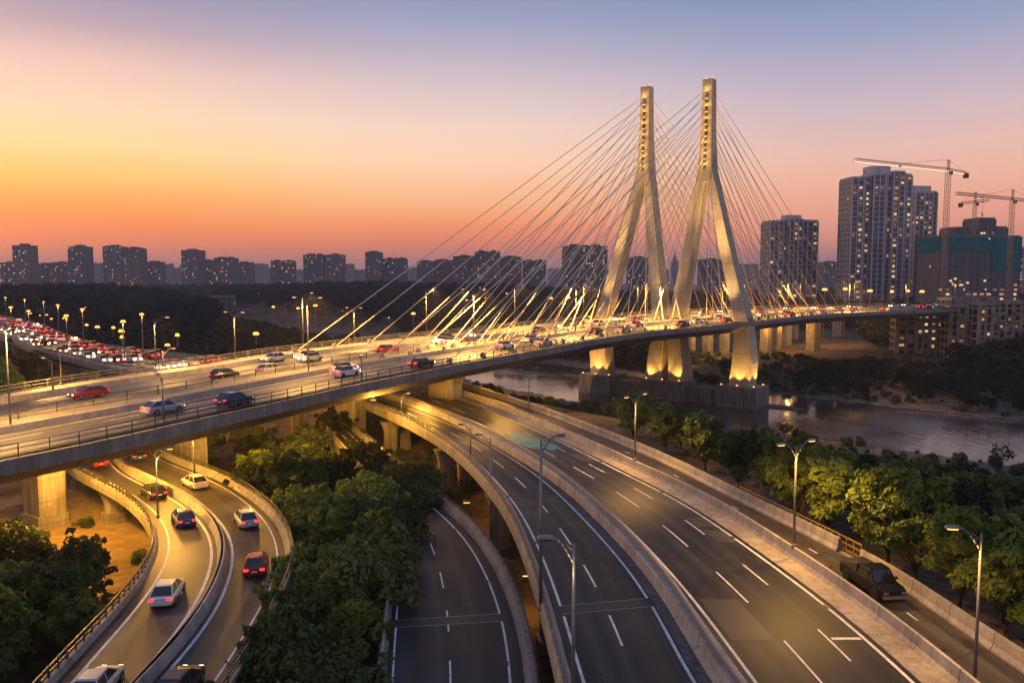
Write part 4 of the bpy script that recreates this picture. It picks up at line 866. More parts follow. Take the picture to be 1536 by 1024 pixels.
# far woods: one mass, grown by geometry nodes from simple crowns
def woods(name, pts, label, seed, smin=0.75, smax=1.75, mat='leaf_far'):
    rnd = random.Random(seed); srcs = []
    me = bpy.data.meshes.new(name); me.from_pydata(pts, [], []); o = bpy.data.objects.new(name, me); COL.objects.link(o); tag(o, label, 'woods', None, 'stuff')
    cr = MB()
    for k in range(9):
        ph = k * 2.4; c = (math.cos(ph) * 2.6 * rnd.uniform(0.3, 1), math.sin(ph) * 2.6 * rnd.uniform(0.3, 1), 3.4 + 2.6 * k / 9 + rnd.uniform(-0.6, 0.6)); blob_leaves(cr, rnd, c, rnd.uniform(1.3, 2.1), 80, 0.62, 0.85)
        blob_leaves(cr, rnd, (c[0] * 1.3, c[1] * 1.3, c[2] - 1.9), 1.5, 30, 0.7, 0.9)
    src = cr.mesh(name + '_crown', M[mat])
    ng = bpy.data.node_groups.new(name, 'GeometryNodeTree'); ng.interface.new_socket('Geometry', in_out='INPUT', socket_type='NodeSocketGeometry'); ng.interface.new_socket('Geometry', in_out='OUTPUT', socket_type='NodeSocketGeometry')
    N = ng.nodes; gi = N.new('NodeGroupInput'); go = N.new('NodeGroupOutput'); ip = N.new('GeometryNodeInstanceOnPoints'); oi = N.new('GeometryNodeObjectInfo')
    so_ = bpy.data.objects.new('crown', src); so_.hide_render = True; COL.objects.link(so_); so_.hide_viewport = False; so_.parent = o
    oi.inputs['Object'].default_value = so_; oi.inputs['As Instance'].default_value = True
    rv = N.new('FunctionNodeRandomValue'); rv.data_type = 'FLOAT_VECTOR'; rv.inputs[0].default_value = (0, 0, 0); rv.inputs[1].default_value = (0, 0, 6.28)
    rs = N.new('FunctionNodeRandomValue'); rs.data_type = 'FLOAT'; rs.inputs[2].default_value = smin; rs.inputs[3].default_value = smax
    ng.links.new(gi.outputs[0], ip.inputs['Points']); ng.links.new(oi.outputs['Geometry'], ip.inputs['Instance']); ng.links.new(rv.outputs[0], ip.inputs['Rotation']); ng.links.new(rs.outputs[1], ip.inputs['Scale']); ng.links.new(ip.outputs[0], go.inputs[0])
    md = o.modifiers.new('scatter', 'NODES'); md.node_group = ng; return o
def bare_sand(x, y): return ((x + 52) / 25) ** 2 + ((y - 94) / 27) ** 2 < 1.1
DKL = [Vector((p.x, p.y)) for p in DK.L[::6]]; FHC = [Vector((p.x, p.y)) for p in FH.C[::4]]
pts = []; rw = random.Random(5)
while len(pts) < 7500:
    y = 150 * (1450 / 150) ** rw.random(); hw = y * 0.75 + 30; x = rw.uniform(-hw, hw)
    d, sd_ = river(x, y)
    if d - RHW < 7: continue
    sl = side(DKL, x, y)
    if -8 < sl < 70 and y < 460: continue
    if sl > 0 and sd_ < 0: continue
    if sd_ < 0 and y < 330 and x > -60: continue
    if sd_ > 0 and d - RHW < 30 and x > 20 and sl > 0: continue
    if sd_ > 0 and y < 470 and x > 20 and 985 < proj((x, y, -30))[0] < 1300: continue
    if min((p.x - x) ** 2 + (p.y - y) ** 2 for p in FHC) < 19 ** 2: continue
    if noise.noise(Vector((x * 0.012, y * 0.012, 9))) < -0.22 and y < 700: continue
    pts.append((x, y, ground(x, y) - 0.4))
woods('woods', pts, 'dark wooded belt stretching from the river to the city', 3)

pts = []
while len(pts) < 2600:
    x, y = rw.uniform(-20, 360), rw.uniform(60, 420); d, sd_ = river(x, y); e = d - RHW
    if e < 2.5: continue
    if sd_ < 0 and (side(SE, x, y) < 2.5 or e > 60 or y > 230): continue
    if sd_ > 0 and (e > 75 or y < x * 0.4): continue
    if noise.noise(Vector((x * 0.05, y * 0.05, 2))) < -0.25: continue
    pts.append((x, y, ground(x, y) - 0.3))
woods('undergrowth', pts, 'low dark scrub covering both river banks', 8, 0.12, 0.36, 'leaf_o')
pts = []
while len(pts) < 700:
    x, y = rw.uniform(-60, -4), rw.uniform(36, 150)
    if abs(noise.noise(Vector((x * 0.07, y * 0.07, 4)))) < 0.12 or (bare_sand(x, y) and rw.random() < 0.85): continue
    pts.append((x, y, ground(x, y) - 0.3))
woods('undergrowth', pts, 'low scrub on the ground between the ramps', 9, 0.10, 0.26, 'leaf_o')
# ------------------------------------------------------------------ street lamps
LM = {}
def lamp_meshes(h, heads, reach, lit):
    key = (h, heads, reach, lit)
    if key in LM: return LM[key]
    p = MB(); r0 = 0.085 if h < 11 else 0.11; p.tube((0, 0, 0), (0, 0, 0.35), r0 * 2.2, r0 * 1.8, 8); p.tube((0, 0, 0.3), (0, 0, h), r0 * 1.25, r0 * 0.7, 8)
    out = [('pole', p.mesh('pole', M['steel'], True), None)]
    for sg in ((1,) if heads == 1 else (1, -1)):
        a = MB(); prev = Vector((0, 0, h - 0.9)); n = 6
        for k in range(1, n + 1):
            t = k / n; q = Vector((sg * reach * t, 0, h - 0.9 + 1.15 * math.sin(t * math.pi / 2))); a.tube(prev, q, 0.05, 0.045, 6); prev = q
        a.tube((0, 0, h - 0.35), (sg * reach * 0.42, 0, h + 0.02), 0.025, 0.025, 5)
        out.append(('arm', a.mesh('arm', M['steel'], True), None))
        hd = MB(); c = (sg * (reach + 0.3), 0, h + 0.24); hd.box((c[0], 0, c[2] + 0.05), (0.72, 0.3, 0.12), top=(0.85, 0.7)); gl = MB(); gl.box((c[0], 0, c[2] - 0.04), (0.5, 0.22, 0.09))
        out.append(('lamp_head', hd.mesh('lamp_head', M['lampoff']), (c, gl.mesh('lamp_glass', M['lamp'] if lit else M['glass']))))
    LM[key] = out; return out
def street_lamp(p, rz, h, heads, reach, label, group, watts=0, lit=True, color=AMB, spot=150):
    o = empty('street_lamp', p, rz, label, 'street lamp', group)
    for nm, me, c in lamp_meshes(h, heads, reach, lit):
        q = link(nm, me, o, True)
        if c: c, gme = c; link('lamp_glass', gme, q, True)
        if c and watts: lamp_light(o, (c[0], 0, c[2] - 0.25), watts, 'SPOT', color, 0.18, spot, (0, 0, -1), 0.4)
    return o
def foot(px, py, d): return P(px, py, d)
def lean_to(p, px, py):                # lamp height so that its top reaches a photo height
    return AY(px, py, p.y).z - p.z
gR = 'lamps along the right highway'
p = A.pt(s_at(A, 1130, 832, 21), 1, 2.1, 0.9); street_lamp(p, A.ang(s_at(A, 1130, 832, 21)) + 0.35, lean_to(p, 1140, 668), 2, 1.3, 'tall double-armed lamp on the barrier beside the yellow-lit tree', gR, 4200)
p = A.pt(s_at(A, 905, 698, 21), 1, 2.1, 0.9); street_lamp(p, A.ang(s_at(A, 905, 698, 21)) + 0.5, lean_to(p, 911, 596), 2, 1.5, 'double-armed lamp on the barrier in front of the water', gR, 3200)
p = A.pt(s_at(A, 762, 629, 21), 1, 2.1, 0.9); street_lamp(p, A.ang(s_at(A, 762, 629, 21)) + 0.4, lean_to(p, 765, 556), 2, 1.4, 'unlit double-armed lamp nearest the bridge on the far barrier', gR, 0, False)
p = AY(1460, 1060, 40); p.z = -22.2; street_lamp(p, math.pi - 0.15, lean_to(p, 1466, 800), 1, 1.1, 'single curved-arm sodium lamp in front of the right-hand trees', gR, 3400)
p = AY(859, 1120, 33); p.z = -21; street_lamp(p, math.pi, lean_to(p, 860, 815), 1, 0.9, 'tall bare pole lit up at the bottom centre over the inner carriageway', gR, 0, False)
lamp_light([o for o in COL.objects if o.get('label', '').startswith('tall bare pole')][0], (0.3, 0.5, lean_to(p, 860, 815) - 0.9), 55, 'POINT', (1, 0.66, 0.3), 0.1)  # added point light brightens the pole; its own lamp head is unlit
p = B.pt(s_at(B, 830, 905, 21), 0, -1.0, 0); street_lamp(P(811, 914, 21.2), 0.3, lean_to(P(811, 914, 21.2), 808, 660), 1, 1.0, 'unlit grey pole rising beside the inner parapet, tallest in the centre', gR, 0, False)
q = P(736, 828, 29); street_lamp(q, 2.9, lean_to(q, 735, 656), 1, 1.0, 'unlit grey pole standing on the ground beside the viaduct parapet', gR, 0, False)
q = P(706, 686, 21); street_lamp(q, 2.9, lean_to(q, 705, 640), 1, 0.9, 'slim unlit pole on the inner carriageway under the bridge edge', gR, 0, False)
q = P(602, 620, 21); street_lamp(q, 0.2, lean_to(q, 601, 592), 1, 0.8, 'short lit pole on the viaduct beneath the bridge', gR, 2500)
gP = 'lamps on the curving ramp'
for px, py, top, lb in ((237, 776, 735, 'short pole on the inner parapet at the start of the bend'), (292, 716, 664, 'lamp on the outer parapet in front of the twin pier')):
    q = P(px, py, 23.4); street_lamp(q, 0.6, max(6.5, lean_to(q, px, top)), 1, 1.0, lb, gP, 4500)
# lamps on the bridge deck
gD = 'lamps on the bridge deck'
def deck_lamp(px, py, u, off, top, heads, lb, watts, lit=True, rz=None, reach=1.6):
    s_ = DK.near(P(px, py, dk(px)), u); p = DK.pt(s_, u, off, 0.25); h = AY(px, top, p.y).z - p.z if top else 9.0
    street_lamp(p, (DK.ang(s_) if rz is None else rz), h, heads, reach, lb, gD, watts, lit)
deck_lamp(47, 574, 0, 1.2, 527, 1, 'lamp at the far railing at the left edge of the bridge', 6000, rz=2.4)
deck_lamp(66, 586, 0.1, 0, 540, 1, 'thin lamp on the far walkway second from the left', 5000, rz=2.6)
deck_lamp(231, 560, 0.02, 1.0, 478, 1, 'tall single-arm lamp on the far walkway beside the interchange', 8000, rz=0.1)
deck_lamp(236, 557, 0.0, 0.6, 526, 1, 'short lamp at the far railing beside a tall one', 4000, rz=1.0)
deck_lamp(349, 541, 0.0, 1.0, 470, 2, 'double-headed lamp at the far railing left of the first cables', 8000)
deck_lamp(502, 517, 0.0, 1.0, 463, 2, 'double-headed lamp among the longest cables', 8000)
deck_lamp(241, 640, 1.0, -0.5, 566, 1, 'dark pole on the near railing at left', 0, False, rz=2.4, reach=0.8)
deck_lamp(542, 575, 1.0, -0.5, 534, 1, 'dark pole on the near railing at the girder joint', 0, False, rz=2.4, reach=0.8)
sE = DK.near(P(1363, 465, 12)); s0 = DK.near(P(600, 555, 13.4)); k = 0
while s0 < sE + 60:
    p = DK.pt(s0, 0.0, 0.9, 0.2); street_lamp(p, DK.ang(s0) , 10.5, 1, 2.2, 'lit lamp at the far railing among the cables' if s0 < sE - 70 else 'lit lamp along the far approach beyond the pylons', gD if s0 < sE - 70 else 'lamps on the far approach', 34000 if s0 < sE - 40 else 14000)
    s0 += 32; k += 1
s0 = 30; k = 0
while s0 < sE:  # median row of double lamps added to light the deck
    p = DK.pt(s0, 0.655, 0, 0.25); street_lamp(p, DK.ang(s0), 10.5, 2, 2.2, 'slim double lamp added on the bridge median to light the deck', 'lamps added on the bridge median', 42000 if s0 > 125 else 15000)
    s0 += 42; k += 1
# floodlamps under the deck and on the ground
def floodlamp(p, watts, lb, aim=(0, 0, -1), h=0.0, spot=150, color=(1, 0.47, 0.06), grp='lamps under the bridge'):
    o = empty('floodlamp', p, 0, lb, 'floodlamp', grp)
    m = MB(); m.box((0, 0, 0.2), (0.8, 0.4, 0.22)); m.build('housing', M['lampoff'], o, local=True)
    m = MB(); m.box((0, 0, 0.04), (0.7, 0.34, 0.1)); m.build('lamp_glass', M['lamp'], o, local=True)
    m = MB(); m.box((0, 0, 0.55), (0.12, 0.12, 0.5)); m.build('bracket', M['rail'], o, local=True)
    lamp_light(o, (0, 0, -0.3), watts, 'POINT', color, 0.25)
for px, py, d, wt_, lb in ((250, 641, 17.2, 3200, 'bright lamp fixed under the bridge edge above the twin pier'), (257, 655, 18.2, 1500, 'lamp at the pier head beside the curving ramp'), (130, 690, 18.2, 4200, 'lamp under the girder above the lit sand'), (40, 716, 18.2, 4200, 'lamp under the girder left of the wide pier'),
                           (380, 622, 17.6, 2600, 'lamp under the girder above the small yellowish tree'), (475, 602, 17.2, 3400, 'lamp under the girder between the slender pier and the twin pier'), (560, 600, 17.2, 3400, 'lamp under the girder beside the viaduct end'), (754, 549, 16.0, 2600, 'single bright lamp under the girder edge above the river bank'),
                           (96, 676, 19.2, 3800, 'lamp under the girder in front of the wide pier'), (640, 574, 16.6, 1500, 'lamp under the girder over the highway')):
    p = P(px, py, d); s_ = DK.near(p); floodlamp(p, wt_ * 2.2, lb)
for px, py, wt_ in ((1045, 486, 9000), (1095, 486, 9000), (1150, 485, 12000), (1185, 483, 12000), (1240, 481, 12000), (1290, 478, 9000)):
    p = P(px, py, 19); floodlamp(p, wt_ * 0.6, 'lamp under the far approach spans beyond the river', grp='lamps under the far approach')
p = P(790, 880, 26.4); floodlamp(p + Vector((0, 0, 1.0)), 500, 'work lamp low down between the middle ramp and the viaduct')
p = P(700, 760, 26); floodlamp(p + Vector((0, 0, 0.5)), 450, 'lamp beneath the viaduct beside the round olive tree')
# lamps of the far interchange, and house and road lights scattered in the woods
FP = MB(); FP.tube((0, 0, 0), (0, 0, 9), 0.13, 0.09, 5); FP_me = FP.mesh('pole', M['steel'])
FHd = MB(); FHd.box((0, 0, 9.1), (1.0, 0.6, 0.45), top=(0.7, 0.7)); FHd_me = FHd.mesh('lamp_head', M['lampfar'])
def far_lamp(p, lb, grp, watts=0, s=1.0, hs=1.0):
    o = empty('street_lamp', p, R.uniform(0, 3), lb, 'street lamp', grp); link('pole', FP_me, o, True); q = link('lamp_head', FHd_me, o, True); o.scale = (s,) * 3
    if watts: lamp_light(o, (0, 0, 8.7), watts, 'SPOT', AMB, 0.3, 150, (0, 0, -1), 0.4)
s0 = 14; k = 0
while s0 < FH.len:
    far_lamp(FH.pt(s0, 0 if k % 2 else 1, 0), 'lit lamp along the far interchange at left', 'lamps along the far interchange', 5200 if s0 < 160 else 3000, 0.9); s0 += 17; k += 1
for px, py in ((6, 461), (14, 463), (24, 462), (32, 465), (38, 467), (46, 470), (55, 467), (60, 473), (70, 472), (77, 478), (130, 487), (146, 490), (170, 491), (182, 496), (122, 466), (128, 461), (136, 466), (144, 461), (266, 502), (251, 517), (99, 445), (116, 442), (131, 440), (147, 438), (96, 477), (183, 505), (384, 500), (410, 460), (447, 462), (473, 458), (620, 470), (700, 450), (760, 440), (826, 447), (852, 446), (1090, 434), (1237, 434), (1268, 433), (1305, 436), (1338, 437), (1362, 436), (1383, 437)):
    Y = 330 + (480 - py) * 7 if px < 800 else 420; q = AY(px, py, max(210, Y)); z = ground(q.x, q.y); hgt = q.z - z
    far_lamp((q.x, q.y, z), 'distant lit lamp among the dark woods', 'distant lamps in the woods', 0, max(0.7, hgt / 9.1))
rl_ = random.Random(21)
for _ in range(150):
    q = AY(rl_.uniform(40, 900), rl_.uniform(431, 478), rl_.uniform(420, 1100)); z = ground(q.x, q.y)
    if q.z - z < 3 or q.z - z > 13: continue
    far_lamp((q.x, q.y, z), 'distant lit lamp among the dark woods', 'distant lamps in the woods', 0, (q.z - z) / 9.1)
# ------------------------------------------------------------------ cars
RIM = {}
def car_meshes(col, nm, rear):
    paint = m_plain(nm + '_car_paint', col, 0.25, 0.3, 0.6); b = MB()
    def sec(y, w, z0, z1, z2): return [(-w * 0.86, y, z0), (w * 0.86, y, z0), (w, y, z0 + 0.18), (w, y, z1), (w * 0.86, y, z2), (-w * 0.86, y, z2), (-w, y, z1), (-w, y, z0 + 0.18)]
    b.loft([sec(-2.15, 0.74, 0.34, 0.66, 0.82), sec(-2.05, 0.84, 0.26, 0.74, 0.93), sec(-1.2, 0.89, 0.2, 0.78, 0.97), sec(0.8, 0.89, 0.2, 0.76, 0.95), sec(1.7, 0.85, 0.22, 0.68, 0.82), sec(2.1, 0.76, 0.28, 0.58, 0.70), sec(2.2, 0.66, 0.36, 0.52, 0.6)])
    def cab(y, w, z): return [(-w, y, z), (w, y, z)]
    b.loft([[(-0.62, -1.25, 1.40), (0.62, -1.25, 1.40), (0.60, 0.25, 1.42), (-0.60, 0.25, 1.42)], [(-0.55, -1.1, 1.47), (0.55, -1.1, 1.47), (0.54, 0.1, 1.48), (-0.54, 0.1, 1.48)]])
    g_ = MB(); g_.loft([[(-0.80, -1.95, 0.93), (0.80, -1.95, 0.93), (0.80, 1.05, 0.93), (-0.80, 1.05, 0.93)], [(-0.62, -1.27, 1.41), (0.62, -1.27, 1.41), (0.60, 0.27, 1.425), (-0.60, 0.27, 1.425)]])
    for sx_ in (-1, 1):
        for (ya, yb) in ((-1.95, -1.27), (1.05, 0.27), (-0.35, -0.32)): b.tube((sx_ * 0.79, ya, 0.94), (sx_ * 0.62, yb, 1.42), 0.05, 0.05, 5)
    b.box((0, -2.14, 0.42), (1.5, 0.14, 0.16)); b.box((0, 2.16, 0.4), (1.4, 0.14, 0.14))
    parts = [('body', b.mesh('body', paint, False)), ('window_glass', g_.mesh('window_glass', M['glass']))]
    for sx_ in (-0.8, 0.8):
        for sy_ in (-1.32, 1.35):
            wv = MB(); wv.tube((sx_ - 0.11, sy_, 0.32), (sx_ + 0.11, sy_, 0.32), 0.32, 0.32, 12); me_ = wv.mesh('wheel', M['rubber']); parts.append(('wheel', me_)); rm_ = MB(); q = 0.125 if sx_ > 0 else -0.125; rm_.tube((sx_ + q * 0.8, sy_, 0.32), (sx_ + q, sy_, 0.32), 0.2, 0.18, 10); RIM[me_.name] = rm_.mesh('rim', M['steel'])
    pl_ = MB(); pl_.box((0, -2.19, 0.62), (0.46, 0.04, 0.12)); parts.append(('number_plate', pl_.mesh('number_plate', M['paint'])))
    for sx_ in (-0.62, 0.62):
        tl = MB(); tl.box((sx_, -2.12, 0.76), (0.36, 0.12, 0.17)); parts.append(('tail_light', tl.mesh('tail_light', M['red'])))
        hl = MB(); hl.box((sx_ * 0.8, 2.13, 0.60), (0.26, 0.12, 0.13)); parts.append(('headlight', hl.mesh('headlight', M['white'])))
    return parts
CARS = {'silver': car_meshes((0.42, 0.43, 0.45), 'silver', 0), 'black': car_meshes((0.02, 0.02, 0.022), 'black', 0), 'white': car_meshes((0.72, 0.72, 0.70), 'white', 0), 'red': car_meshes((0.30, 0.02, 0.02), 'red', 0), 'blue': car_meshes((0.03, 0.06, 0.16), 'blue', 0)}
def far_car(col, nm):
    m = MB(); m.box((0, 0, 0.6), (1.75, 4.2, 0.7), top=(0.94, 0.95)); m.box((0, -0.3, 1.2), (1.5, 2.4, 0.5), top=(0.8, 0.65), m=1)
    for s_ in (-0.6, 0.6):
        m.box((s_, -2.12, 0.78), (0.42, 0.14, 0.24), m=2); m.box((s_, 2.12, 0.62), (0.42, 0.14, 0.24), m=3)
        for q in (-1.3, 1.3): m.tube((s_ * 1.33 - 0.1, q, 0.32), (s_ * 1.33 + 0.1, q, 0.32), 0.32, 0.32, 8, 4)
    return m.mesh('car', [m_plain(nm + '_far_car_paint', col, 0.3, 0.2), M['glass'], M['redfar'], M['whitefar'], M['rubber']])
FCAR = [(n, far_car(c, n)) for n, c in (('silver', (0.42, 0.43, 0.45)), ('black', (0.02, 0.02, 0.022)), ('white', (0.7, 0.7, 0.68)), ('red', (0.28, 0.02, 0.02)))]
def car(rd, s_, u, off, dz, col, label, group, back=False):
    p = rd.pt(s_, u, off, dz); a = rd.ang(s_) + (math.pi if back else 0)
    o = empty('car', p, a, label, 'car', group)
    for nm, me in CARS[col]:
        q = link(nm, me, o, True)
        if nm == 'wheel': link('rim', RIM[me.name], q, True)
    return o
cols = list(CARS)
for rd, nm, gp, n in ((L1, 'inner', 'cars on the inner lane of the curving ramp', 9), (L2, 'outer', 'cars on the outer lane of the curving ramp', 10)):
    q = 16.0; k = 0
    while q < 98:
        c = cols[(k * 2 + (1 if rd is L2 else 0)) % 5]
        car(rd, q, 0.5, R.uniform(-0.3, 0.3), 0.01, c, '%s car with red tail lights on the %s lane of the curving ramp' % (c, nm), gp); q += 11.0 + R.uniform(0, 9); k += 1
def fcar(rd, s_, u, off, dz, lb, gp, back):
    n, me = R.choice(FCAR); o = link('car', me, None, loc=rd.pt(s_, u, off, dz)); o.rotation_euler = (0, 0, rd.ang(s_) + (math.pi if back else 0)); tag(o, lb % n, 'car', gp)
sE2 = DK.near(P(1363, 465, 12)) + 70
for u, back, lo, gap in ((0.745, False, 20, 15), (0.83, False, 24, 12), (0.92, False, 18, 13), (0.235, True, 26, 15), (0.302, True, 20, 13), (0.37, True, 30, 14), (0.437, False, 22, 11), (0.505, False, 28, 12)):
    q = lo + R.uniform(0, 8)
    while q < sE2:
        s_ = q; p = DK.pt(s_, u)
        hit = any((p.x - f.x) ** 2 + (p.y - f.y) ** 2 < 25 for f in (foot_n, mid, foot_f))
        if not hit:
            near_ = q < 110
            c_ = R.choice(cols) if near_ else ''
            if near_: car(DK, s_, u, 0, 0.06, c_, c_ + ' car with red tail lights on the bridge deck near the left edge' if not back else c_ + ' car with lit headlights on the far bridge carriageway', 'cars on the bridge showing tail lights' if not back else 'cars on the bridge showing headlights', back)
            else: fcar(DK, s_, u, 0, 0.06, '%s car driving away over the bridge with tail lights lit' if not back else '%s car coming over the bridge with headlights lit', 'cars going away over the bridge' if not back else 'cars coming over the bridge', back)
        q += gap * R.uniform(1.5, 4.2)
for u, back in ((0.12, False), (0.28, False), (0.42, False), (0.6, True), (0.75, True), (0.9, True)):
    q = 6
    while q < FH.len:
        fcar(FH, q, u, 0, 0.01, '%s car with tail lights on the far interchange' if not back else '%s car with headlights on the far interchange', 'cars with tail lights on the far interchange' if not back else 'cars with headlights on the far interchange', back); q += R.uniform(9, 26)
# dark pickup on the service road
sp_ = s_at(S, 1268, 880, 21.1); p = S.pt(sp_, 0.45, 0, 0.01); TK = empty('pickup_truck', p, S.ang(sp_) + math.pi, 'black pickup truck with covered load bed on the service road', 'truck')
b = MB()
def sec(y, w, z0, z1): return [(-w, y, z0), (w, y, z0), (w * 1.03, y, (z0 + z1) / 2), (w * 0.96, y, z1), (-w * 0.96, y, z1), (-w * 1.03, y, (z0 + z1) / 2)]
b.loft([sec(-2.7, 0.86, 0.45, 1.0), sec(-2.6, 0.92, 0.4, 1.08), sec(0.9, 0.93, 0.35, 1.08), sec(2.2, 0.9, 0.38, 1.02), sec(2.6, 0.82, 0.42, 0.9)])
b.loft([[(-0.84, -0.5, 1.06), (0.84, -0.5, 1.06), (0.84, 1.5, 1.06), (-0.84, 1.5, 1.06)], [(-0.72, -0.25, 1.78), (0.72, -0.25, 1.78), (0.70, 0.75, 1.78), (-0.70, 0.75, 1.78)]])
b.build('body', m_plain('black_truck_paint', (0.007, 0.007, 0.008), 0.35, 0.2), TK, local=True)
b = MB(); b.loft([[(-0.86, -2.6, 1.07), (0.86, -2.6, 1.07), (0.86, -0.6, 1.07), (-0.86, -0.6, 1.07)], [(-0.74, -2.5, 1.42), (0.74, -2.5, 1.36), (0.8, -0.65, 1.62), (-0.8, -0.65, 1.5)]]); b.build('load_cover', m_plain('black_tarpaulin', (0.012, 0.012, 0.013), 0.6), TK, local=True)
b = MB(); b.loft([[(-0.74, 1.46, 1.13), (0.74, 1.46, 1.13), (0.72, 1.48, 1.12), (-0.72, 1.48, 1.12)], [(-0.64, 0.86, 1.7), (0.64, 0.86, 1.7), (0.64, 0.90, 1.72), (-0.64, 0.90, 1.72)]]); b.build('windscreen', M['glass'], TK, local=True)
for s_ in (-1, 1):
    b = MB(); b.box((s_ * 0.81, 0.4, 1.42), (0.08, 1.0, 0.42), top=(1, 0.75)); b.build('side_window', M['glass'], TK, local=True)
    b = MB(); b.box((s_ * 0.62, 2.58, 0.78), (0.34, 0.1, 0.16)); b.build('headlight', M['steel'], TK, local=True)
    b = MB(); b.box((s_ * 1.02, 1.1, 1.2), (0.18, 0.1, 0.16)); b.build('mirror', M['rubber'], TK, local=True)
    for q in (-1.75, 1.75): b = MB(); b.tube((s_ * 0.85 - 0.13, q, 0.4), (s_ * 0.85 + 0.13, q, 0.4), 0.4, 0.4, 14); b.build('wheel', M['rubber'], TK, local=True)
b = MB(); b.box((0, 2.66, 0.52), (1.7, 0.14, 0.2)); b.build('bumper', M['steel'], TK, local=True)
# ------------------------------------------------------------------ buildings
FAC = [m_facade('grey_facade', (0.16, 0.15, 0.16)), m_facade('brown_facade', (0.17, 0.14, 0.13), 3.1, 3.9), m_facade('blue_grey_facade', (0.13, 0.135, 0.16), 3.3, 3.1)]
wb = MB(); wb.box((0, 0, 0), (1, 1, 1)); W_me = [wb.mesh('window', M['win']), wb.mesh('window', M['winw']), wb.mesh('window', M['wind'])]
roofm = m_plain('roof_felt', (0.10, 0.095, 0.095), 0.9)
def add_windows(o, w, h, dep, n, rnd, fh=3.2, bw=3.4, z0=4, sx=1.5, sz=1.5, white=0.25, faces=('f',)):
    used = set(); k = 0; t = 0
    while k < n and t < n * 8:
        t += 1; fl = rnd.randrange(max(1, int((h - z0) / fh))); f = rnd.choice(faces); ww = w if f == 'f' else dep; c = rnd.randrange(max(1, int(ww / bw)))
        if (fl, c, f) in used: continue
        used.add((fl, c, f)); u = -ww / 2 + (c + 0.5) * ww / max(1, int(ww / bw)); z = z0 + fl * fh + fh * 0.5
        x = link('window', W_me[rnd.choice([0, 0, 1, 2])], o, True); k += 1
        if f == 'f': x.location = (u, -dep / 2 - 0.02, z); x.scale = (sx, 0.16, sz)
        elif f == 'l': x.location = (-w / 2 - 0.02, u, z); x.scale = (0.16, sx, sz)
        else: x.location = (w / 2 + 0.02, u, z); x.scale = (0.16, sx, sz)
def block(x0, x1, yt, Y, label, group=None, n=14, fac=0, yaw=0.0, cap=True, gz=None, seed=0, name='apartment_block', hazy=False):
    rnd = random.Random(int(x0 * 7 + seed)); a = AY(x0, 420, Y); b = AY(x1, 420, Y); top = AY((x0 + x1) / 2, yt, Y).z; cx = (a.x + b.x) / 2; w = (b.x - a.x) * 0.97; dep = min(w, 24 + 8 * rnd.random()) if w > 30 else w * 0.9
    gz = ground(cx, Y) - 1 if gz is None else gz; h = top - gz
    o = empty(name, (cx, Y + dep / 2, gz), yaw, label, 'building', group)
    rh = h * 0.035 if cap else 0; hb = h - rh - 0.6
    m = MB(); m.box((0, 0, hb / 2), (w, dep, hb)); nb = 2 if w > 34 else 1
    for k in range(nb + 1):                       # projecting stair and balcony bays
        u = -w / 2 + w * (k + 0.5) / (nb + 1); m.box((u, -dep / 2 - 0.55, hb * 0.49), (w / (nb + 1) * 0.42, 1.1, hb * 0.98))
    m.build('wall', FAC[fac % 3], o, local=True)
    m = MB(); m.box((0, 0, hb + 0.35), (w * 1.01, dep * 1.01, 0.7))
    if cap:
        for k in range(nb): u = -w / 2 + w * (k + 0.5) / nb; m.box((u, 0, hb + 0.7 + rh * 0.5), (w / nb * 0.36, dep * 0.5, rh))
    for _ in range(5): q = rnd.uniform(0.6, 2.2) * Y / 1400; m.box((rnd.uniform(-0.44, 0.44) * w, rnd.uniform(-0.4, 0.4) * dep, hb + 0.7 + q / 2), (rnd.uniform(1, 4), rnd.uniform(1, 3), q))
    if rnd.random() < 0.35: m.tube((0, 0, hb + rh), (0, 0, hb + rh + 9), 0.35, 0.1, 4)
    m.build('roof', roofm, o, local=True)
    if n: add_windows(o, w, hb, dep + 2.2, n, rnd, 3.2, 3.4, 6, 1.5 if Y < 1400 else 2.0, 1.4 if Y < 1400 else 1.9)
    return o
gS = 'distant apartment blocks on the skyline'
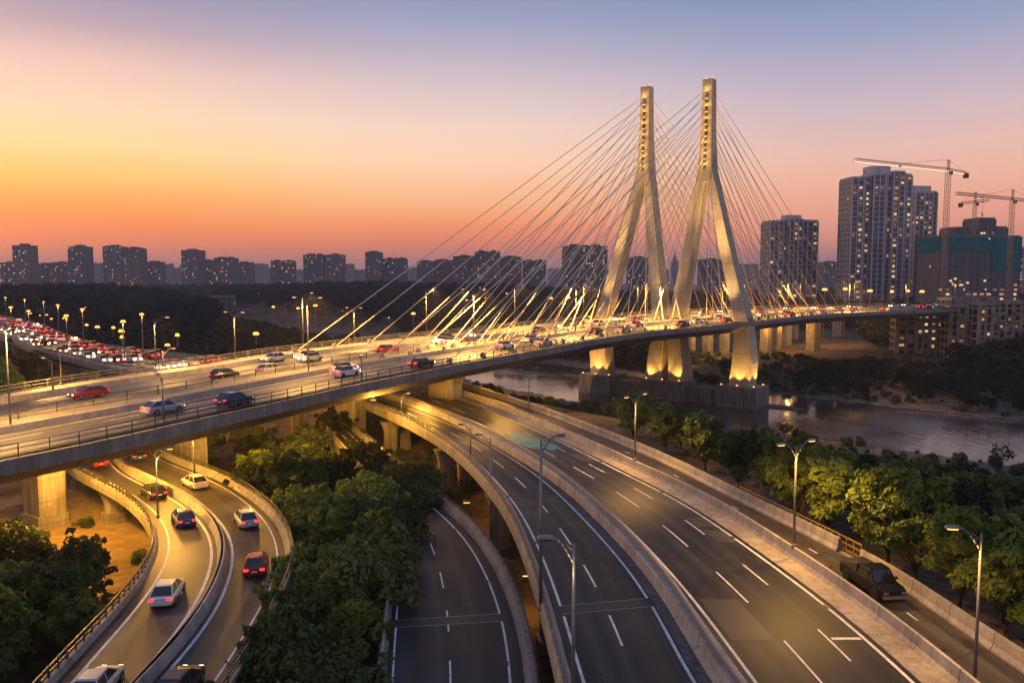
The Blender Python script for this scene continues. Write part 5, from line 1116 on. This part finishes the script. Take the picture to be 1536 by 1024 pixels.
SKY = [(0, 22, 392, 1500, 10, 'low dark block at the left edge of the skyline'), (20, 46, 365, 1420, 14, 'slim dark tower nearest the left edge of the skyline'), (22, 52, 396, 1480, 9, 'low block at the foot of the leftmost tower'), (52, 76, 394, 1500, 9, 'low block between the two leftmost towers'), (76, 101, 392, 1500, 9, 'low block left of the second tower from the left'),
       (103, 130, 367, 1400, 15, 'slim tower standing alone, second from the left'), (155, 184, 367, 1380, 18, 'left half of the wide twin tower on the left skyline'), (184, 213, 370, 1384, 18, 'right half of the wide twin tower on the left skyline'), (214, 241, 391, 1500, 9, 'lower block right of the wide twin tower'),
       (273, 300, 373, 1380, 13, 'tall slim tower with three lower blocks to its right'), (296, 321, 389, 1440, 8, 'first lower block right of the tall slim tower'), (321, 352, 385, 1400, 13, 'second lower block with a roof hut right of the tall slim tower'), (352, 376, 392, 1500, 6, 'third lower block at the end of its row'),
       (405, 440, 389.5, 1400, 12, 'squat block with a roof hut standing alone left of centre'), (455, 486, 380, 1380, 13, 'left half of the broad twin slab'), (486, 515, 380, 1384, 13, 'right half of the broad twin slab'), (548, 572, 376, 1360, 8, 'narrow tower behind the upper cable'), (574, 610, 386, 1380, 11, 'wide block right of the narrow tower'),
       (625, 650, 390, 1300, 5, 'block under the third cable'), (650, 680, 388, 1320, 6, 'block with stepped roof among the cables'), (680, 711, 382, 1260, 8, 'wide dark slab among the cables'), (712, 750, 375, 1200, 14, 'tall wide slab among the cables'), (750, 782, 383, 1240, 8, 'slab adjoining the tall wide one'), (784, 820, 389, 1260, 6, 'lower block right of the adjoining slabs'),
       (845, 911, 366, 1000, 34, 'big block left of the left pylon'), (942, 974, 384, 1150, 8, 'block seen between the legs of the left pylon'), (1052, 1086, 387, 1150, 7, 'block seen between the legs of the right pylon')]
for i, (x0, x1, yt, Y, n, lb) in enumerate(SKY): block(x0, x1, yt, Y, lb, gS, int(n * 1.6), i % 3, R.uniform(-0.12, 0.12), True, None, i)
for i, (x0, x1, yt) in enumerate([(136, 156, 394), (241, 256, 396), (255, 274, 401), (376, 400, 396), (380, 394, 395), (396, 408, 402), (441, 455, 404), (515, 530, 396), (530, 547, 404), (611, 626, 401), (821, 846, 402), (911, 930, 404), (990, 1004, 404), (1018, 1034, 403), (1088, 1108, 400), (1108, 1138, 396), (1138, 1152, 404), (1225, 1234, 400), (1257, 1269, 400), (1380, 1400, 404), (128, 137, 404), (270, 276, 398)]):
    block(x0, x1, yt, 2500 + 40 * (i % 7), 'pale hazy block far behind the nearer skyline', 'hazy blocks on the far skyline', 5, i, 0, i % 2 == 0, -34, i)
block(1234, 1257.5, 391, 1500, 'small stepped block with a mast right of the isolated tower', gS, 7, 2, 0, True, -30)
o = block(1007, 1018, 392, 2600, 'slender hazy tower with a pointed spire between the pylons', gS, 0, 2, 0, False, -34, name='spire_tower')
m = MB(); hh = AY(1012, 392, 2600).z + 34; m.tube((0, 0, hh), (0, 0, hh + 34), 9, 0.4, 6); m.build('spire', FAC[2], o, local=True)
# towers with modelled storeys
fram = m_concrete('tower_concrete', (0.62, 0.57, 0.56), 0, 0.3); body_m = m_plain('tower_recess', (0.07, 0.068, 0.075), 0.35, 0, 0.5)
def tower(segs, Y, gz, label, n_lit, yaw, fh=3.3, bold=1.0, seed=1, roofs=(), cat='building', group=None, split=4, frame=None, name='residential_tower', deep=22, low=False, recess=None):
    # segs: (x0, x1, ytop, setback)
    rnd = random.Random(seed); xa = min(s[0] for s in segs); xb = max(s[1] for s in segs); c = AY((xa + xb) / 2, 420, Y); o = empty(name, (c.x, Y, gz), yaw, label, cat, group)
    wl_ = MB(); fr_ = MB(); wins = []; side_w = []
    for x0, x1, yt, sb in segs:
        u0 = AY(x0, 420, Y).x - c.x; u1 = AY(x1, 420, Y).x - c.x; h = AY((x0 + x1) / 2, yt, Y).z - gz; w = u1 - u0; cu = (u0 + u1) / 2; d = deep
        wl_.box((cu, sb + d / 2, h / 2), (w, d, h)); nf = int(h / fh); nb = max(2, int(round(w / split)))
        for k in range(nf + 1): fr_.box((cu, sb + d / 2, k * fh), (w + 0.9, d + 0.9, 0.42 * bold))
        for k in range(nb + 1): fr_.box((u0 + w * k / nb, sb - 0.28, h / 2), ((0.55 if k % 2 else 0.9) * bold, 0.6, h))
        nd = int(d / 4)
        for k in range(nd + 1):
            for sx_ in (u0, u1): fr_.box((sx_, sb + d * k / nd, h / 2), (0.66, 0.6, h + 0.01))
        for fl in range(nf):
            for k in range(nb): wins.append((u0 + w * (k + 0.5) / nb, sb - 0.06, fl * fh + fh * 0.55, w / nb))
            for k in range(nd): side_w.append((u1 + 0.06, sb + d * (k + 0.5) / nd, fl * fh + fh * 0.55, d / nd)); side_w.append((u0 - 0.06, sb + d * (k + 0.5) / nd, fl * fh + fh * 0.55, d / nd))
        fr_.box((cu, sb + d / 2, h + 0.9), (w * 0.98, d * 0.98, 1.4))
    wl_.build('wall', recess or body_m, o, local=True); fr_.build('facade_frame', frame or fram, o, local=True)
    for x0, x1, yt in roofs:
        u0 = AY(x0, 420, Y).x - c.x; u1 = AY(x1, 420, Y).x - c.x; h = AY((x0 + x1) / 2, yt, Y).z - gz; hb = h - 14; m = MB(); m.box(((u0 + u1) / 2, deep / 2, h - 7), (u1 - u0, deep * 0.6, 14)); m.build('roof_house', frame or fram, o, local=True)
    if name == 'low_block':
        for u, v, z, ww in wins:
            m = MB()
            if rnd.random() < 0.3: m.box((u, v - 0.75, z - fh * 0.42), (ww * 0.96, 1.3, 0.16)); m.box((u, v - 1.35, z - fh * 0.18), (ww * 0.96, 0.1, 0.85))
            elif rnd.random() < 0.16: m.box((u, v - 0.1, z), (ww * 0.8, 0.3, fh * 0.8))
            elif rnd.random() < 0.2: m.box((u, v - 0.6, z + fh * 0.36), (ww * 0.9, 1.1, 0.12))
            if m.f: m.build('balcony', frame, o, local=True)
        hh = max(AY((s_[0] + s_[1]) / 2, s_[2], Y).z for s_ in segs) - gz
        for _ in range(7): m2 = MB(); m2.box((rnd.uniform(-0.45, 0.45) * (AY(xb, 420, Y).x - AY(xa, 420, Y).x), rnd.uniform(2, deep - 2), hh + 1.9), (rnd.uniform(0.8, 2.6), rnd.uniform(0.8, 2.2), rnd.uniform(0.8, 2.6))); m2.build('roof_box', cf, o, local=True)
    rnd.shuffle(wins)
    if low: wins.sort(key=lambda q: q[2] + rnd.uniform(0, 22))
    else:                                        # lit flats come in stacks: some window columns are busier than others
        pop = {}
        for q in wins: pop.setdefault(round(q[0], 1), rnd.random())
        wins.sort(key=lambda q: pop[round(q[0], 1)] * 0.7 + rnd.random() * 0.8 - q[2] * 0.0012)
    lit = wins[:n_lit]; rnd.shuffle(side_w); lit_s = side_w[:n_lit // 4]
    for u, v, z, ww in lit:
        x = link('window', W_me[rnd.choice([0, 0, 1, 2, 2])], o, True); x.location = (u + rnd.uniform(-0.3, 0.3), v, z); x.scale = (ww * rnd.uniform(0.35, 0.68), 0.1, fh * rnd.uniform(0.34, 0.5))
    for u, v, z, ww in lit_s:
        x = link('window', W_me[0], o, True); x.location = (u, v, z); x.scale = (0.1, ww * 0.45, fh * 0.42)
    return o
GZ = -32
tower([(1271.6, 1290, 268, 0), (1290, 1303, 266, 4), (1303, 1321, 262, -2.5), (1321, 1335, 262, 1.5), (1335, 1353, 258.6, -1), (1353, 1368, 262, 3)], 700, GZ, 'tallest pale tower with many lit windows beside the crane', 100, 0.10, fh=4.5, bold=1.5, seed=3, roofs=((1304, 1335, 248),), split=4.6)
tower([(1368, 1395, 290, 0), (1390, 1406, 288, 4)], 740, GZ, 'second tower partly hidden behind the tallest one', 42, 0.1, fh=4.5, bold=1.4, seed=4, roofs=((1368, 1396, 278),), split=4.6)
tower([(1152.5, 1172, 333, 0), (1172, 1181, 331, 4), (1181, 1201, 330, -2), (1201, 1210, 331, 4), (1210, 1226, 332, 0)], 760, GZ, 'isolated tower standing behind the right-hand cables', 50, 0.08, fh=4.5, bold=1.4, seed=5, roofs=((1180, 1203, 322),), split=4.8)
cf = m_concrete('raw_concrete', (0.24, 0.22, 0.205), 0, 0.4)
o = tower([(1405, 1458, 356, 0), (1458, 1530, 356, 0)], 620, GZ, 'building under construction wrapped in dark green netting beneath the cranes', 70, 0.03, fh=3.6, seed=6, split=5, frame=cf, name='unfinished_building', deep=30, low=True)
c = AY(1467.5, 420, 620); hx = lambda px: AY(px, 420, 620).x - c.x; hz = lambda py: AY(1467, py, 620).z - GZ
t = NT('green_netting'); g = t.n('ShaderNodeNewGeometry'); n_ = t.noise(0.25, 4, (g, 'Position')); r_ = t.ramp([(0.3, (0.006, 0.10, 0.10)), (0.7, (0.018, 0.18, 0.175))], n_); t.pbsdf(r_, 0.9, 0, 0.1)
m = MB()
for x0, x1, y0, y1 in ((1404.6, 1530, 355, 377), (1486, 1530, 377, 408)): m.box(((hx(x0) + hx(x1)) / 2, -0.9, (hz(y0) + hz(y1)) / 2), (hx(x1) - hx(x0), 0.25, hz(y0) - hz(y1)))
m.box((hx(1404.6) - 0.9, 15, (hz(355) + hz(377)) / 2), (0.25, 30, hz(355) - hz(377))); m.box((hx(1530) + 0.9, 15, (hz(355) + hz(408)) / 2), (0.25, 30, hz(355) - hz(408))); m.build('safety_netting', t.m, o, local=True)
for i, (px, py) in enumerate(((1424, 421), (1431, 418), (1450, 424), (1476, 421), (1468, 350), (1480, 358), (1427, 425), (1445, 434), (1478, 434))):
    x = link('work_light', W_me[1], o, True); x.location = (hx(px), -1.2, hz(py)); x.scale = (1.8, 0.4, 1.5) if i < 5 else (1.1, 0.4, 0.9)
tower([(1427.5, 1464, 343, 0), (1464, 1490, 329, 0), (1490, 1509, 342, 0)], 690, GZ, 'dark stepped tower rising behind the green netting', 14, 0.05, seed=8, split=4, frame=cf)
tower([(1512, 1560, 372, 0)], 820, GZ, 'pale gridded tower at the right edge behind the crane', 20, 0.1, seed=9, split=3.6)
# low concrete blocks on the far bank
lowr = m_plain('dark_opening', (0.022, 0.02, 0.02), 0.8, 0, 0.2)
lowc = m_concrete('weathered_stucco', (0.34, 0.28, 0.21), 0, 0.5)
tower([(1352, 1378, 472, 0.5), (1378, 1415, 470, 0)], 330, -32.5, 'old five-storey concrete block nearest the approach road', 12, -0.25, fh=3.0, bold=1.7, seed=11, split=2.9, frame=lowc, name='low_block', deep=12, recess=lowr, roofs=((1372, 1384, 466),))
tower([(1429, 1463, 462, 0)], 318, -32.5, 'narrow old concrete block with a lit window in the middle', 6, -0.1, fh=3.0, bold=1.7, seed=12, split=2.9, frame=lowc, name='low_block', deep=12, recess=lowr)
tower([(1470, 1500, 459, 0), (1500, 1560, 457, 0.6)], 312, -32.5, 'wide old concrete block at the right edge above the trees', 10, 0.05, fh=3.0, bold=1.7, seed=13, split=2.9, frame=lowc, name='low_block', deep=12, recess=lowr, roofs=((1496, 1510, 450),))
tower([(1428, 1500, 452, 0)], 352, -32.5, 'long dark block behind the narrow concrete block', 6, 0.0, fh=3.0, bold=1.7, seed=14, split=3.4, frame=cf, name='low_block', deep=12, recess=lowr, roofs=((1444, 1456, 444), (1480, 1488, 447)))
for px, py, Y, w_, lb in ((1455, 452, 330, 20, ''),): pass
for px, y0, y1, Y, lb in ((330, 446, 470, 640, 'pale ruined-looking hall with tall windows in the woods'), (95, 438, 450, 800, 'low building with lit windows in the woods at left'), (560, 432, 444, 900, 'low building among the trees behind the cables')):
    a = AY(px, y0, Y); gz = ground(a.x, Y); w_ = 34 if px == 330 else 22
    tower([(px - w_ / 2, px + w_ / 2, y0, 0)], Y, gz, lb, 5, 0.1, fh=4.0, seed=px, split=5, frame=cf, name='low_building', deep=10)
# ------------------------------------------------------------------ tower cranes
cranem = m_plain('ochre_crane_steel', (0.48, 0.27, 0.09), 0.5, 0.2)
def lattice(mb, p0, p1, w, seg, r):
    p0 = Vector(p0); p1 = Vector(p1); d = (p1 - p0).normalized(); a = d.cross(Vector((0, 0, 1)))
    if a.length < 1e-3: a = Vector((1, 0, 0))
    a.normalize(); b = a.cross(d); L_ = (p1 - p0).length; n = max(1, int(L_ / seg)); cs = [a * (w / 2) + b * (w / 2), a * (-w / 2) + b * (w / 2), a * (-w / 2) - b * (w / 2), a * (w / 2) - b * (w / 2)]
    for c_ in cs: mb.tube(p0 + c_, p1 + c_, r, r, 4)
    for k in range(n):
        for i in range(4):
            q0 = p0 + d * (L_ * k / n) + cs[i]; q1 = p0 + d * (L_ * (k + 1) / n) + cs[(i + 1) % 4]; mb.tube(q0, q1, r * 0.7, r * 0.7, 3)
def crane(px, Y, ytop, yjib, yap, tip, tail, label, w=2.2, lightline=False):
    base = AY(px, 420, Y); z0 = GZ; zj = AY(px, yjib, Y).z; o = empty('tower_crane', (base.x, Y, z0), 0, label, 'crane', 'tower cranes over the building site'); B_ = Vector((base.x, Y, 0))
    m = MB(); lattice(m, (base.x, Y, z0), (base.x, Y, zj), w, w * 1.5, 0.17); m.build('mast', cranem, o)
    ap = Vector((base.x, Y, AY(px, yap, Y).z)); m = MB(); lattice(m, (base.x, Y, zj), ap, w * 0.5, w, 0.15); m.build('apex', cranem, o)
    t_ = Vector(tip); e_ = Vector(tail); hub = Vector((base.x, Y, zj + 0.8)); m = MB(); lattice(m, hub, t_, w * 0.7, w * 1.1, 0.16); m.build('jib', cranem, o)
    m = MB(); lattice(m, hub, e_, w * 0.7, w * 1.1, 0.16); m.build('counter_jib', cranem, o)
    m = MB(); m.box(e_ - Vector((0, 0, 1.6)), (3, 2.2, 3.4)); m.build('counterweight', M['conc_dark'], o)
    m = MB(); m.box((base.x + 1.6, Y - 0.5, zj - 1.4), (2, 2, 2.6)); m.build('cab', M['lampoff'], o)
    m = MB(); m.tube(ap, hub.lerp(t_, 0.62), 0.08, 0.08, 4); m.tube(ap, e_, 0.08, 0.08, 4); m.build('tie_bar', M['rail'], o)
    tr_ = hub.lerp(t_, 0.55); m = MB(); m.box(tr_ - Vector((0, 0, 0.9)), (1.6, 1.6, 0.9)); m.build('trolley', M['lampoff'], o)
    m = MB(); m.tube(tr_ - Vector((0, 0, 1)), tr_ - Vector((0, 0, 12)), 0.05, 0.05, 4); m.box(tr_ - Vector((0, 0, 12.5)), (0.8, 0.6, 1.2)); m.build('hook', M['rail'], o)
    if lightline:
        m = MB(); dz_ = Vector((0, 0, 1.0)); m.tube(hub - dz_, t_ - dz_, 0.2, 0.2, 5); m.tube(hub - dz_, e_ - dz_, 0.2, 0.2, 5); m.build('light_line', M['jib'], o)
z1 = AY(1415.5, 256.5, 560).z
crane(1415.5, 560, 240, 256.5, 239.5, AY(1283, 240, z1 * 1195 / 178), AY(1449, 260, z1 * 1195 / 158), 'tallest crane with a long lit jib reaching over the towers', 2.6, True)
crane(1457.5, 680, 288, 304, 288, AY(1484, 300, 670), AY(1441, 305, 690), 'small crane with a short jib left of the right-hand crane', 2.4)
z3 = AY(1513, 300, 600).z
crane(1513, 600, 284, 300, 284, AY(1434.6, 290, z3 * 1195 / 128), AY(1556, 303, 606), 'crane with a long jib at the right edge', 2.4)
# ------------------------------------------------------------------ haze
hz_ = MB(); hz_.box((0, 4000, 60), (9600, 9600, 2 * 106)); 
t = NT('haze'); v = t.n('ShaderNodeVolumePrincipled'); v.inputs['Color'].default_value = (0.96, 0.92, 0.97, 1); v.inputs['Density'].default_value = HAZE; v.inputs['Anisotropy'].default_value = 0.2; t.l(v, 0, t.out, 'Volume')
if HAZE > 0: ho = hz_.build('haze', t.m); tag(ho, 'thin dusk haze over the river and the city', 'haze', None, 'stuff')
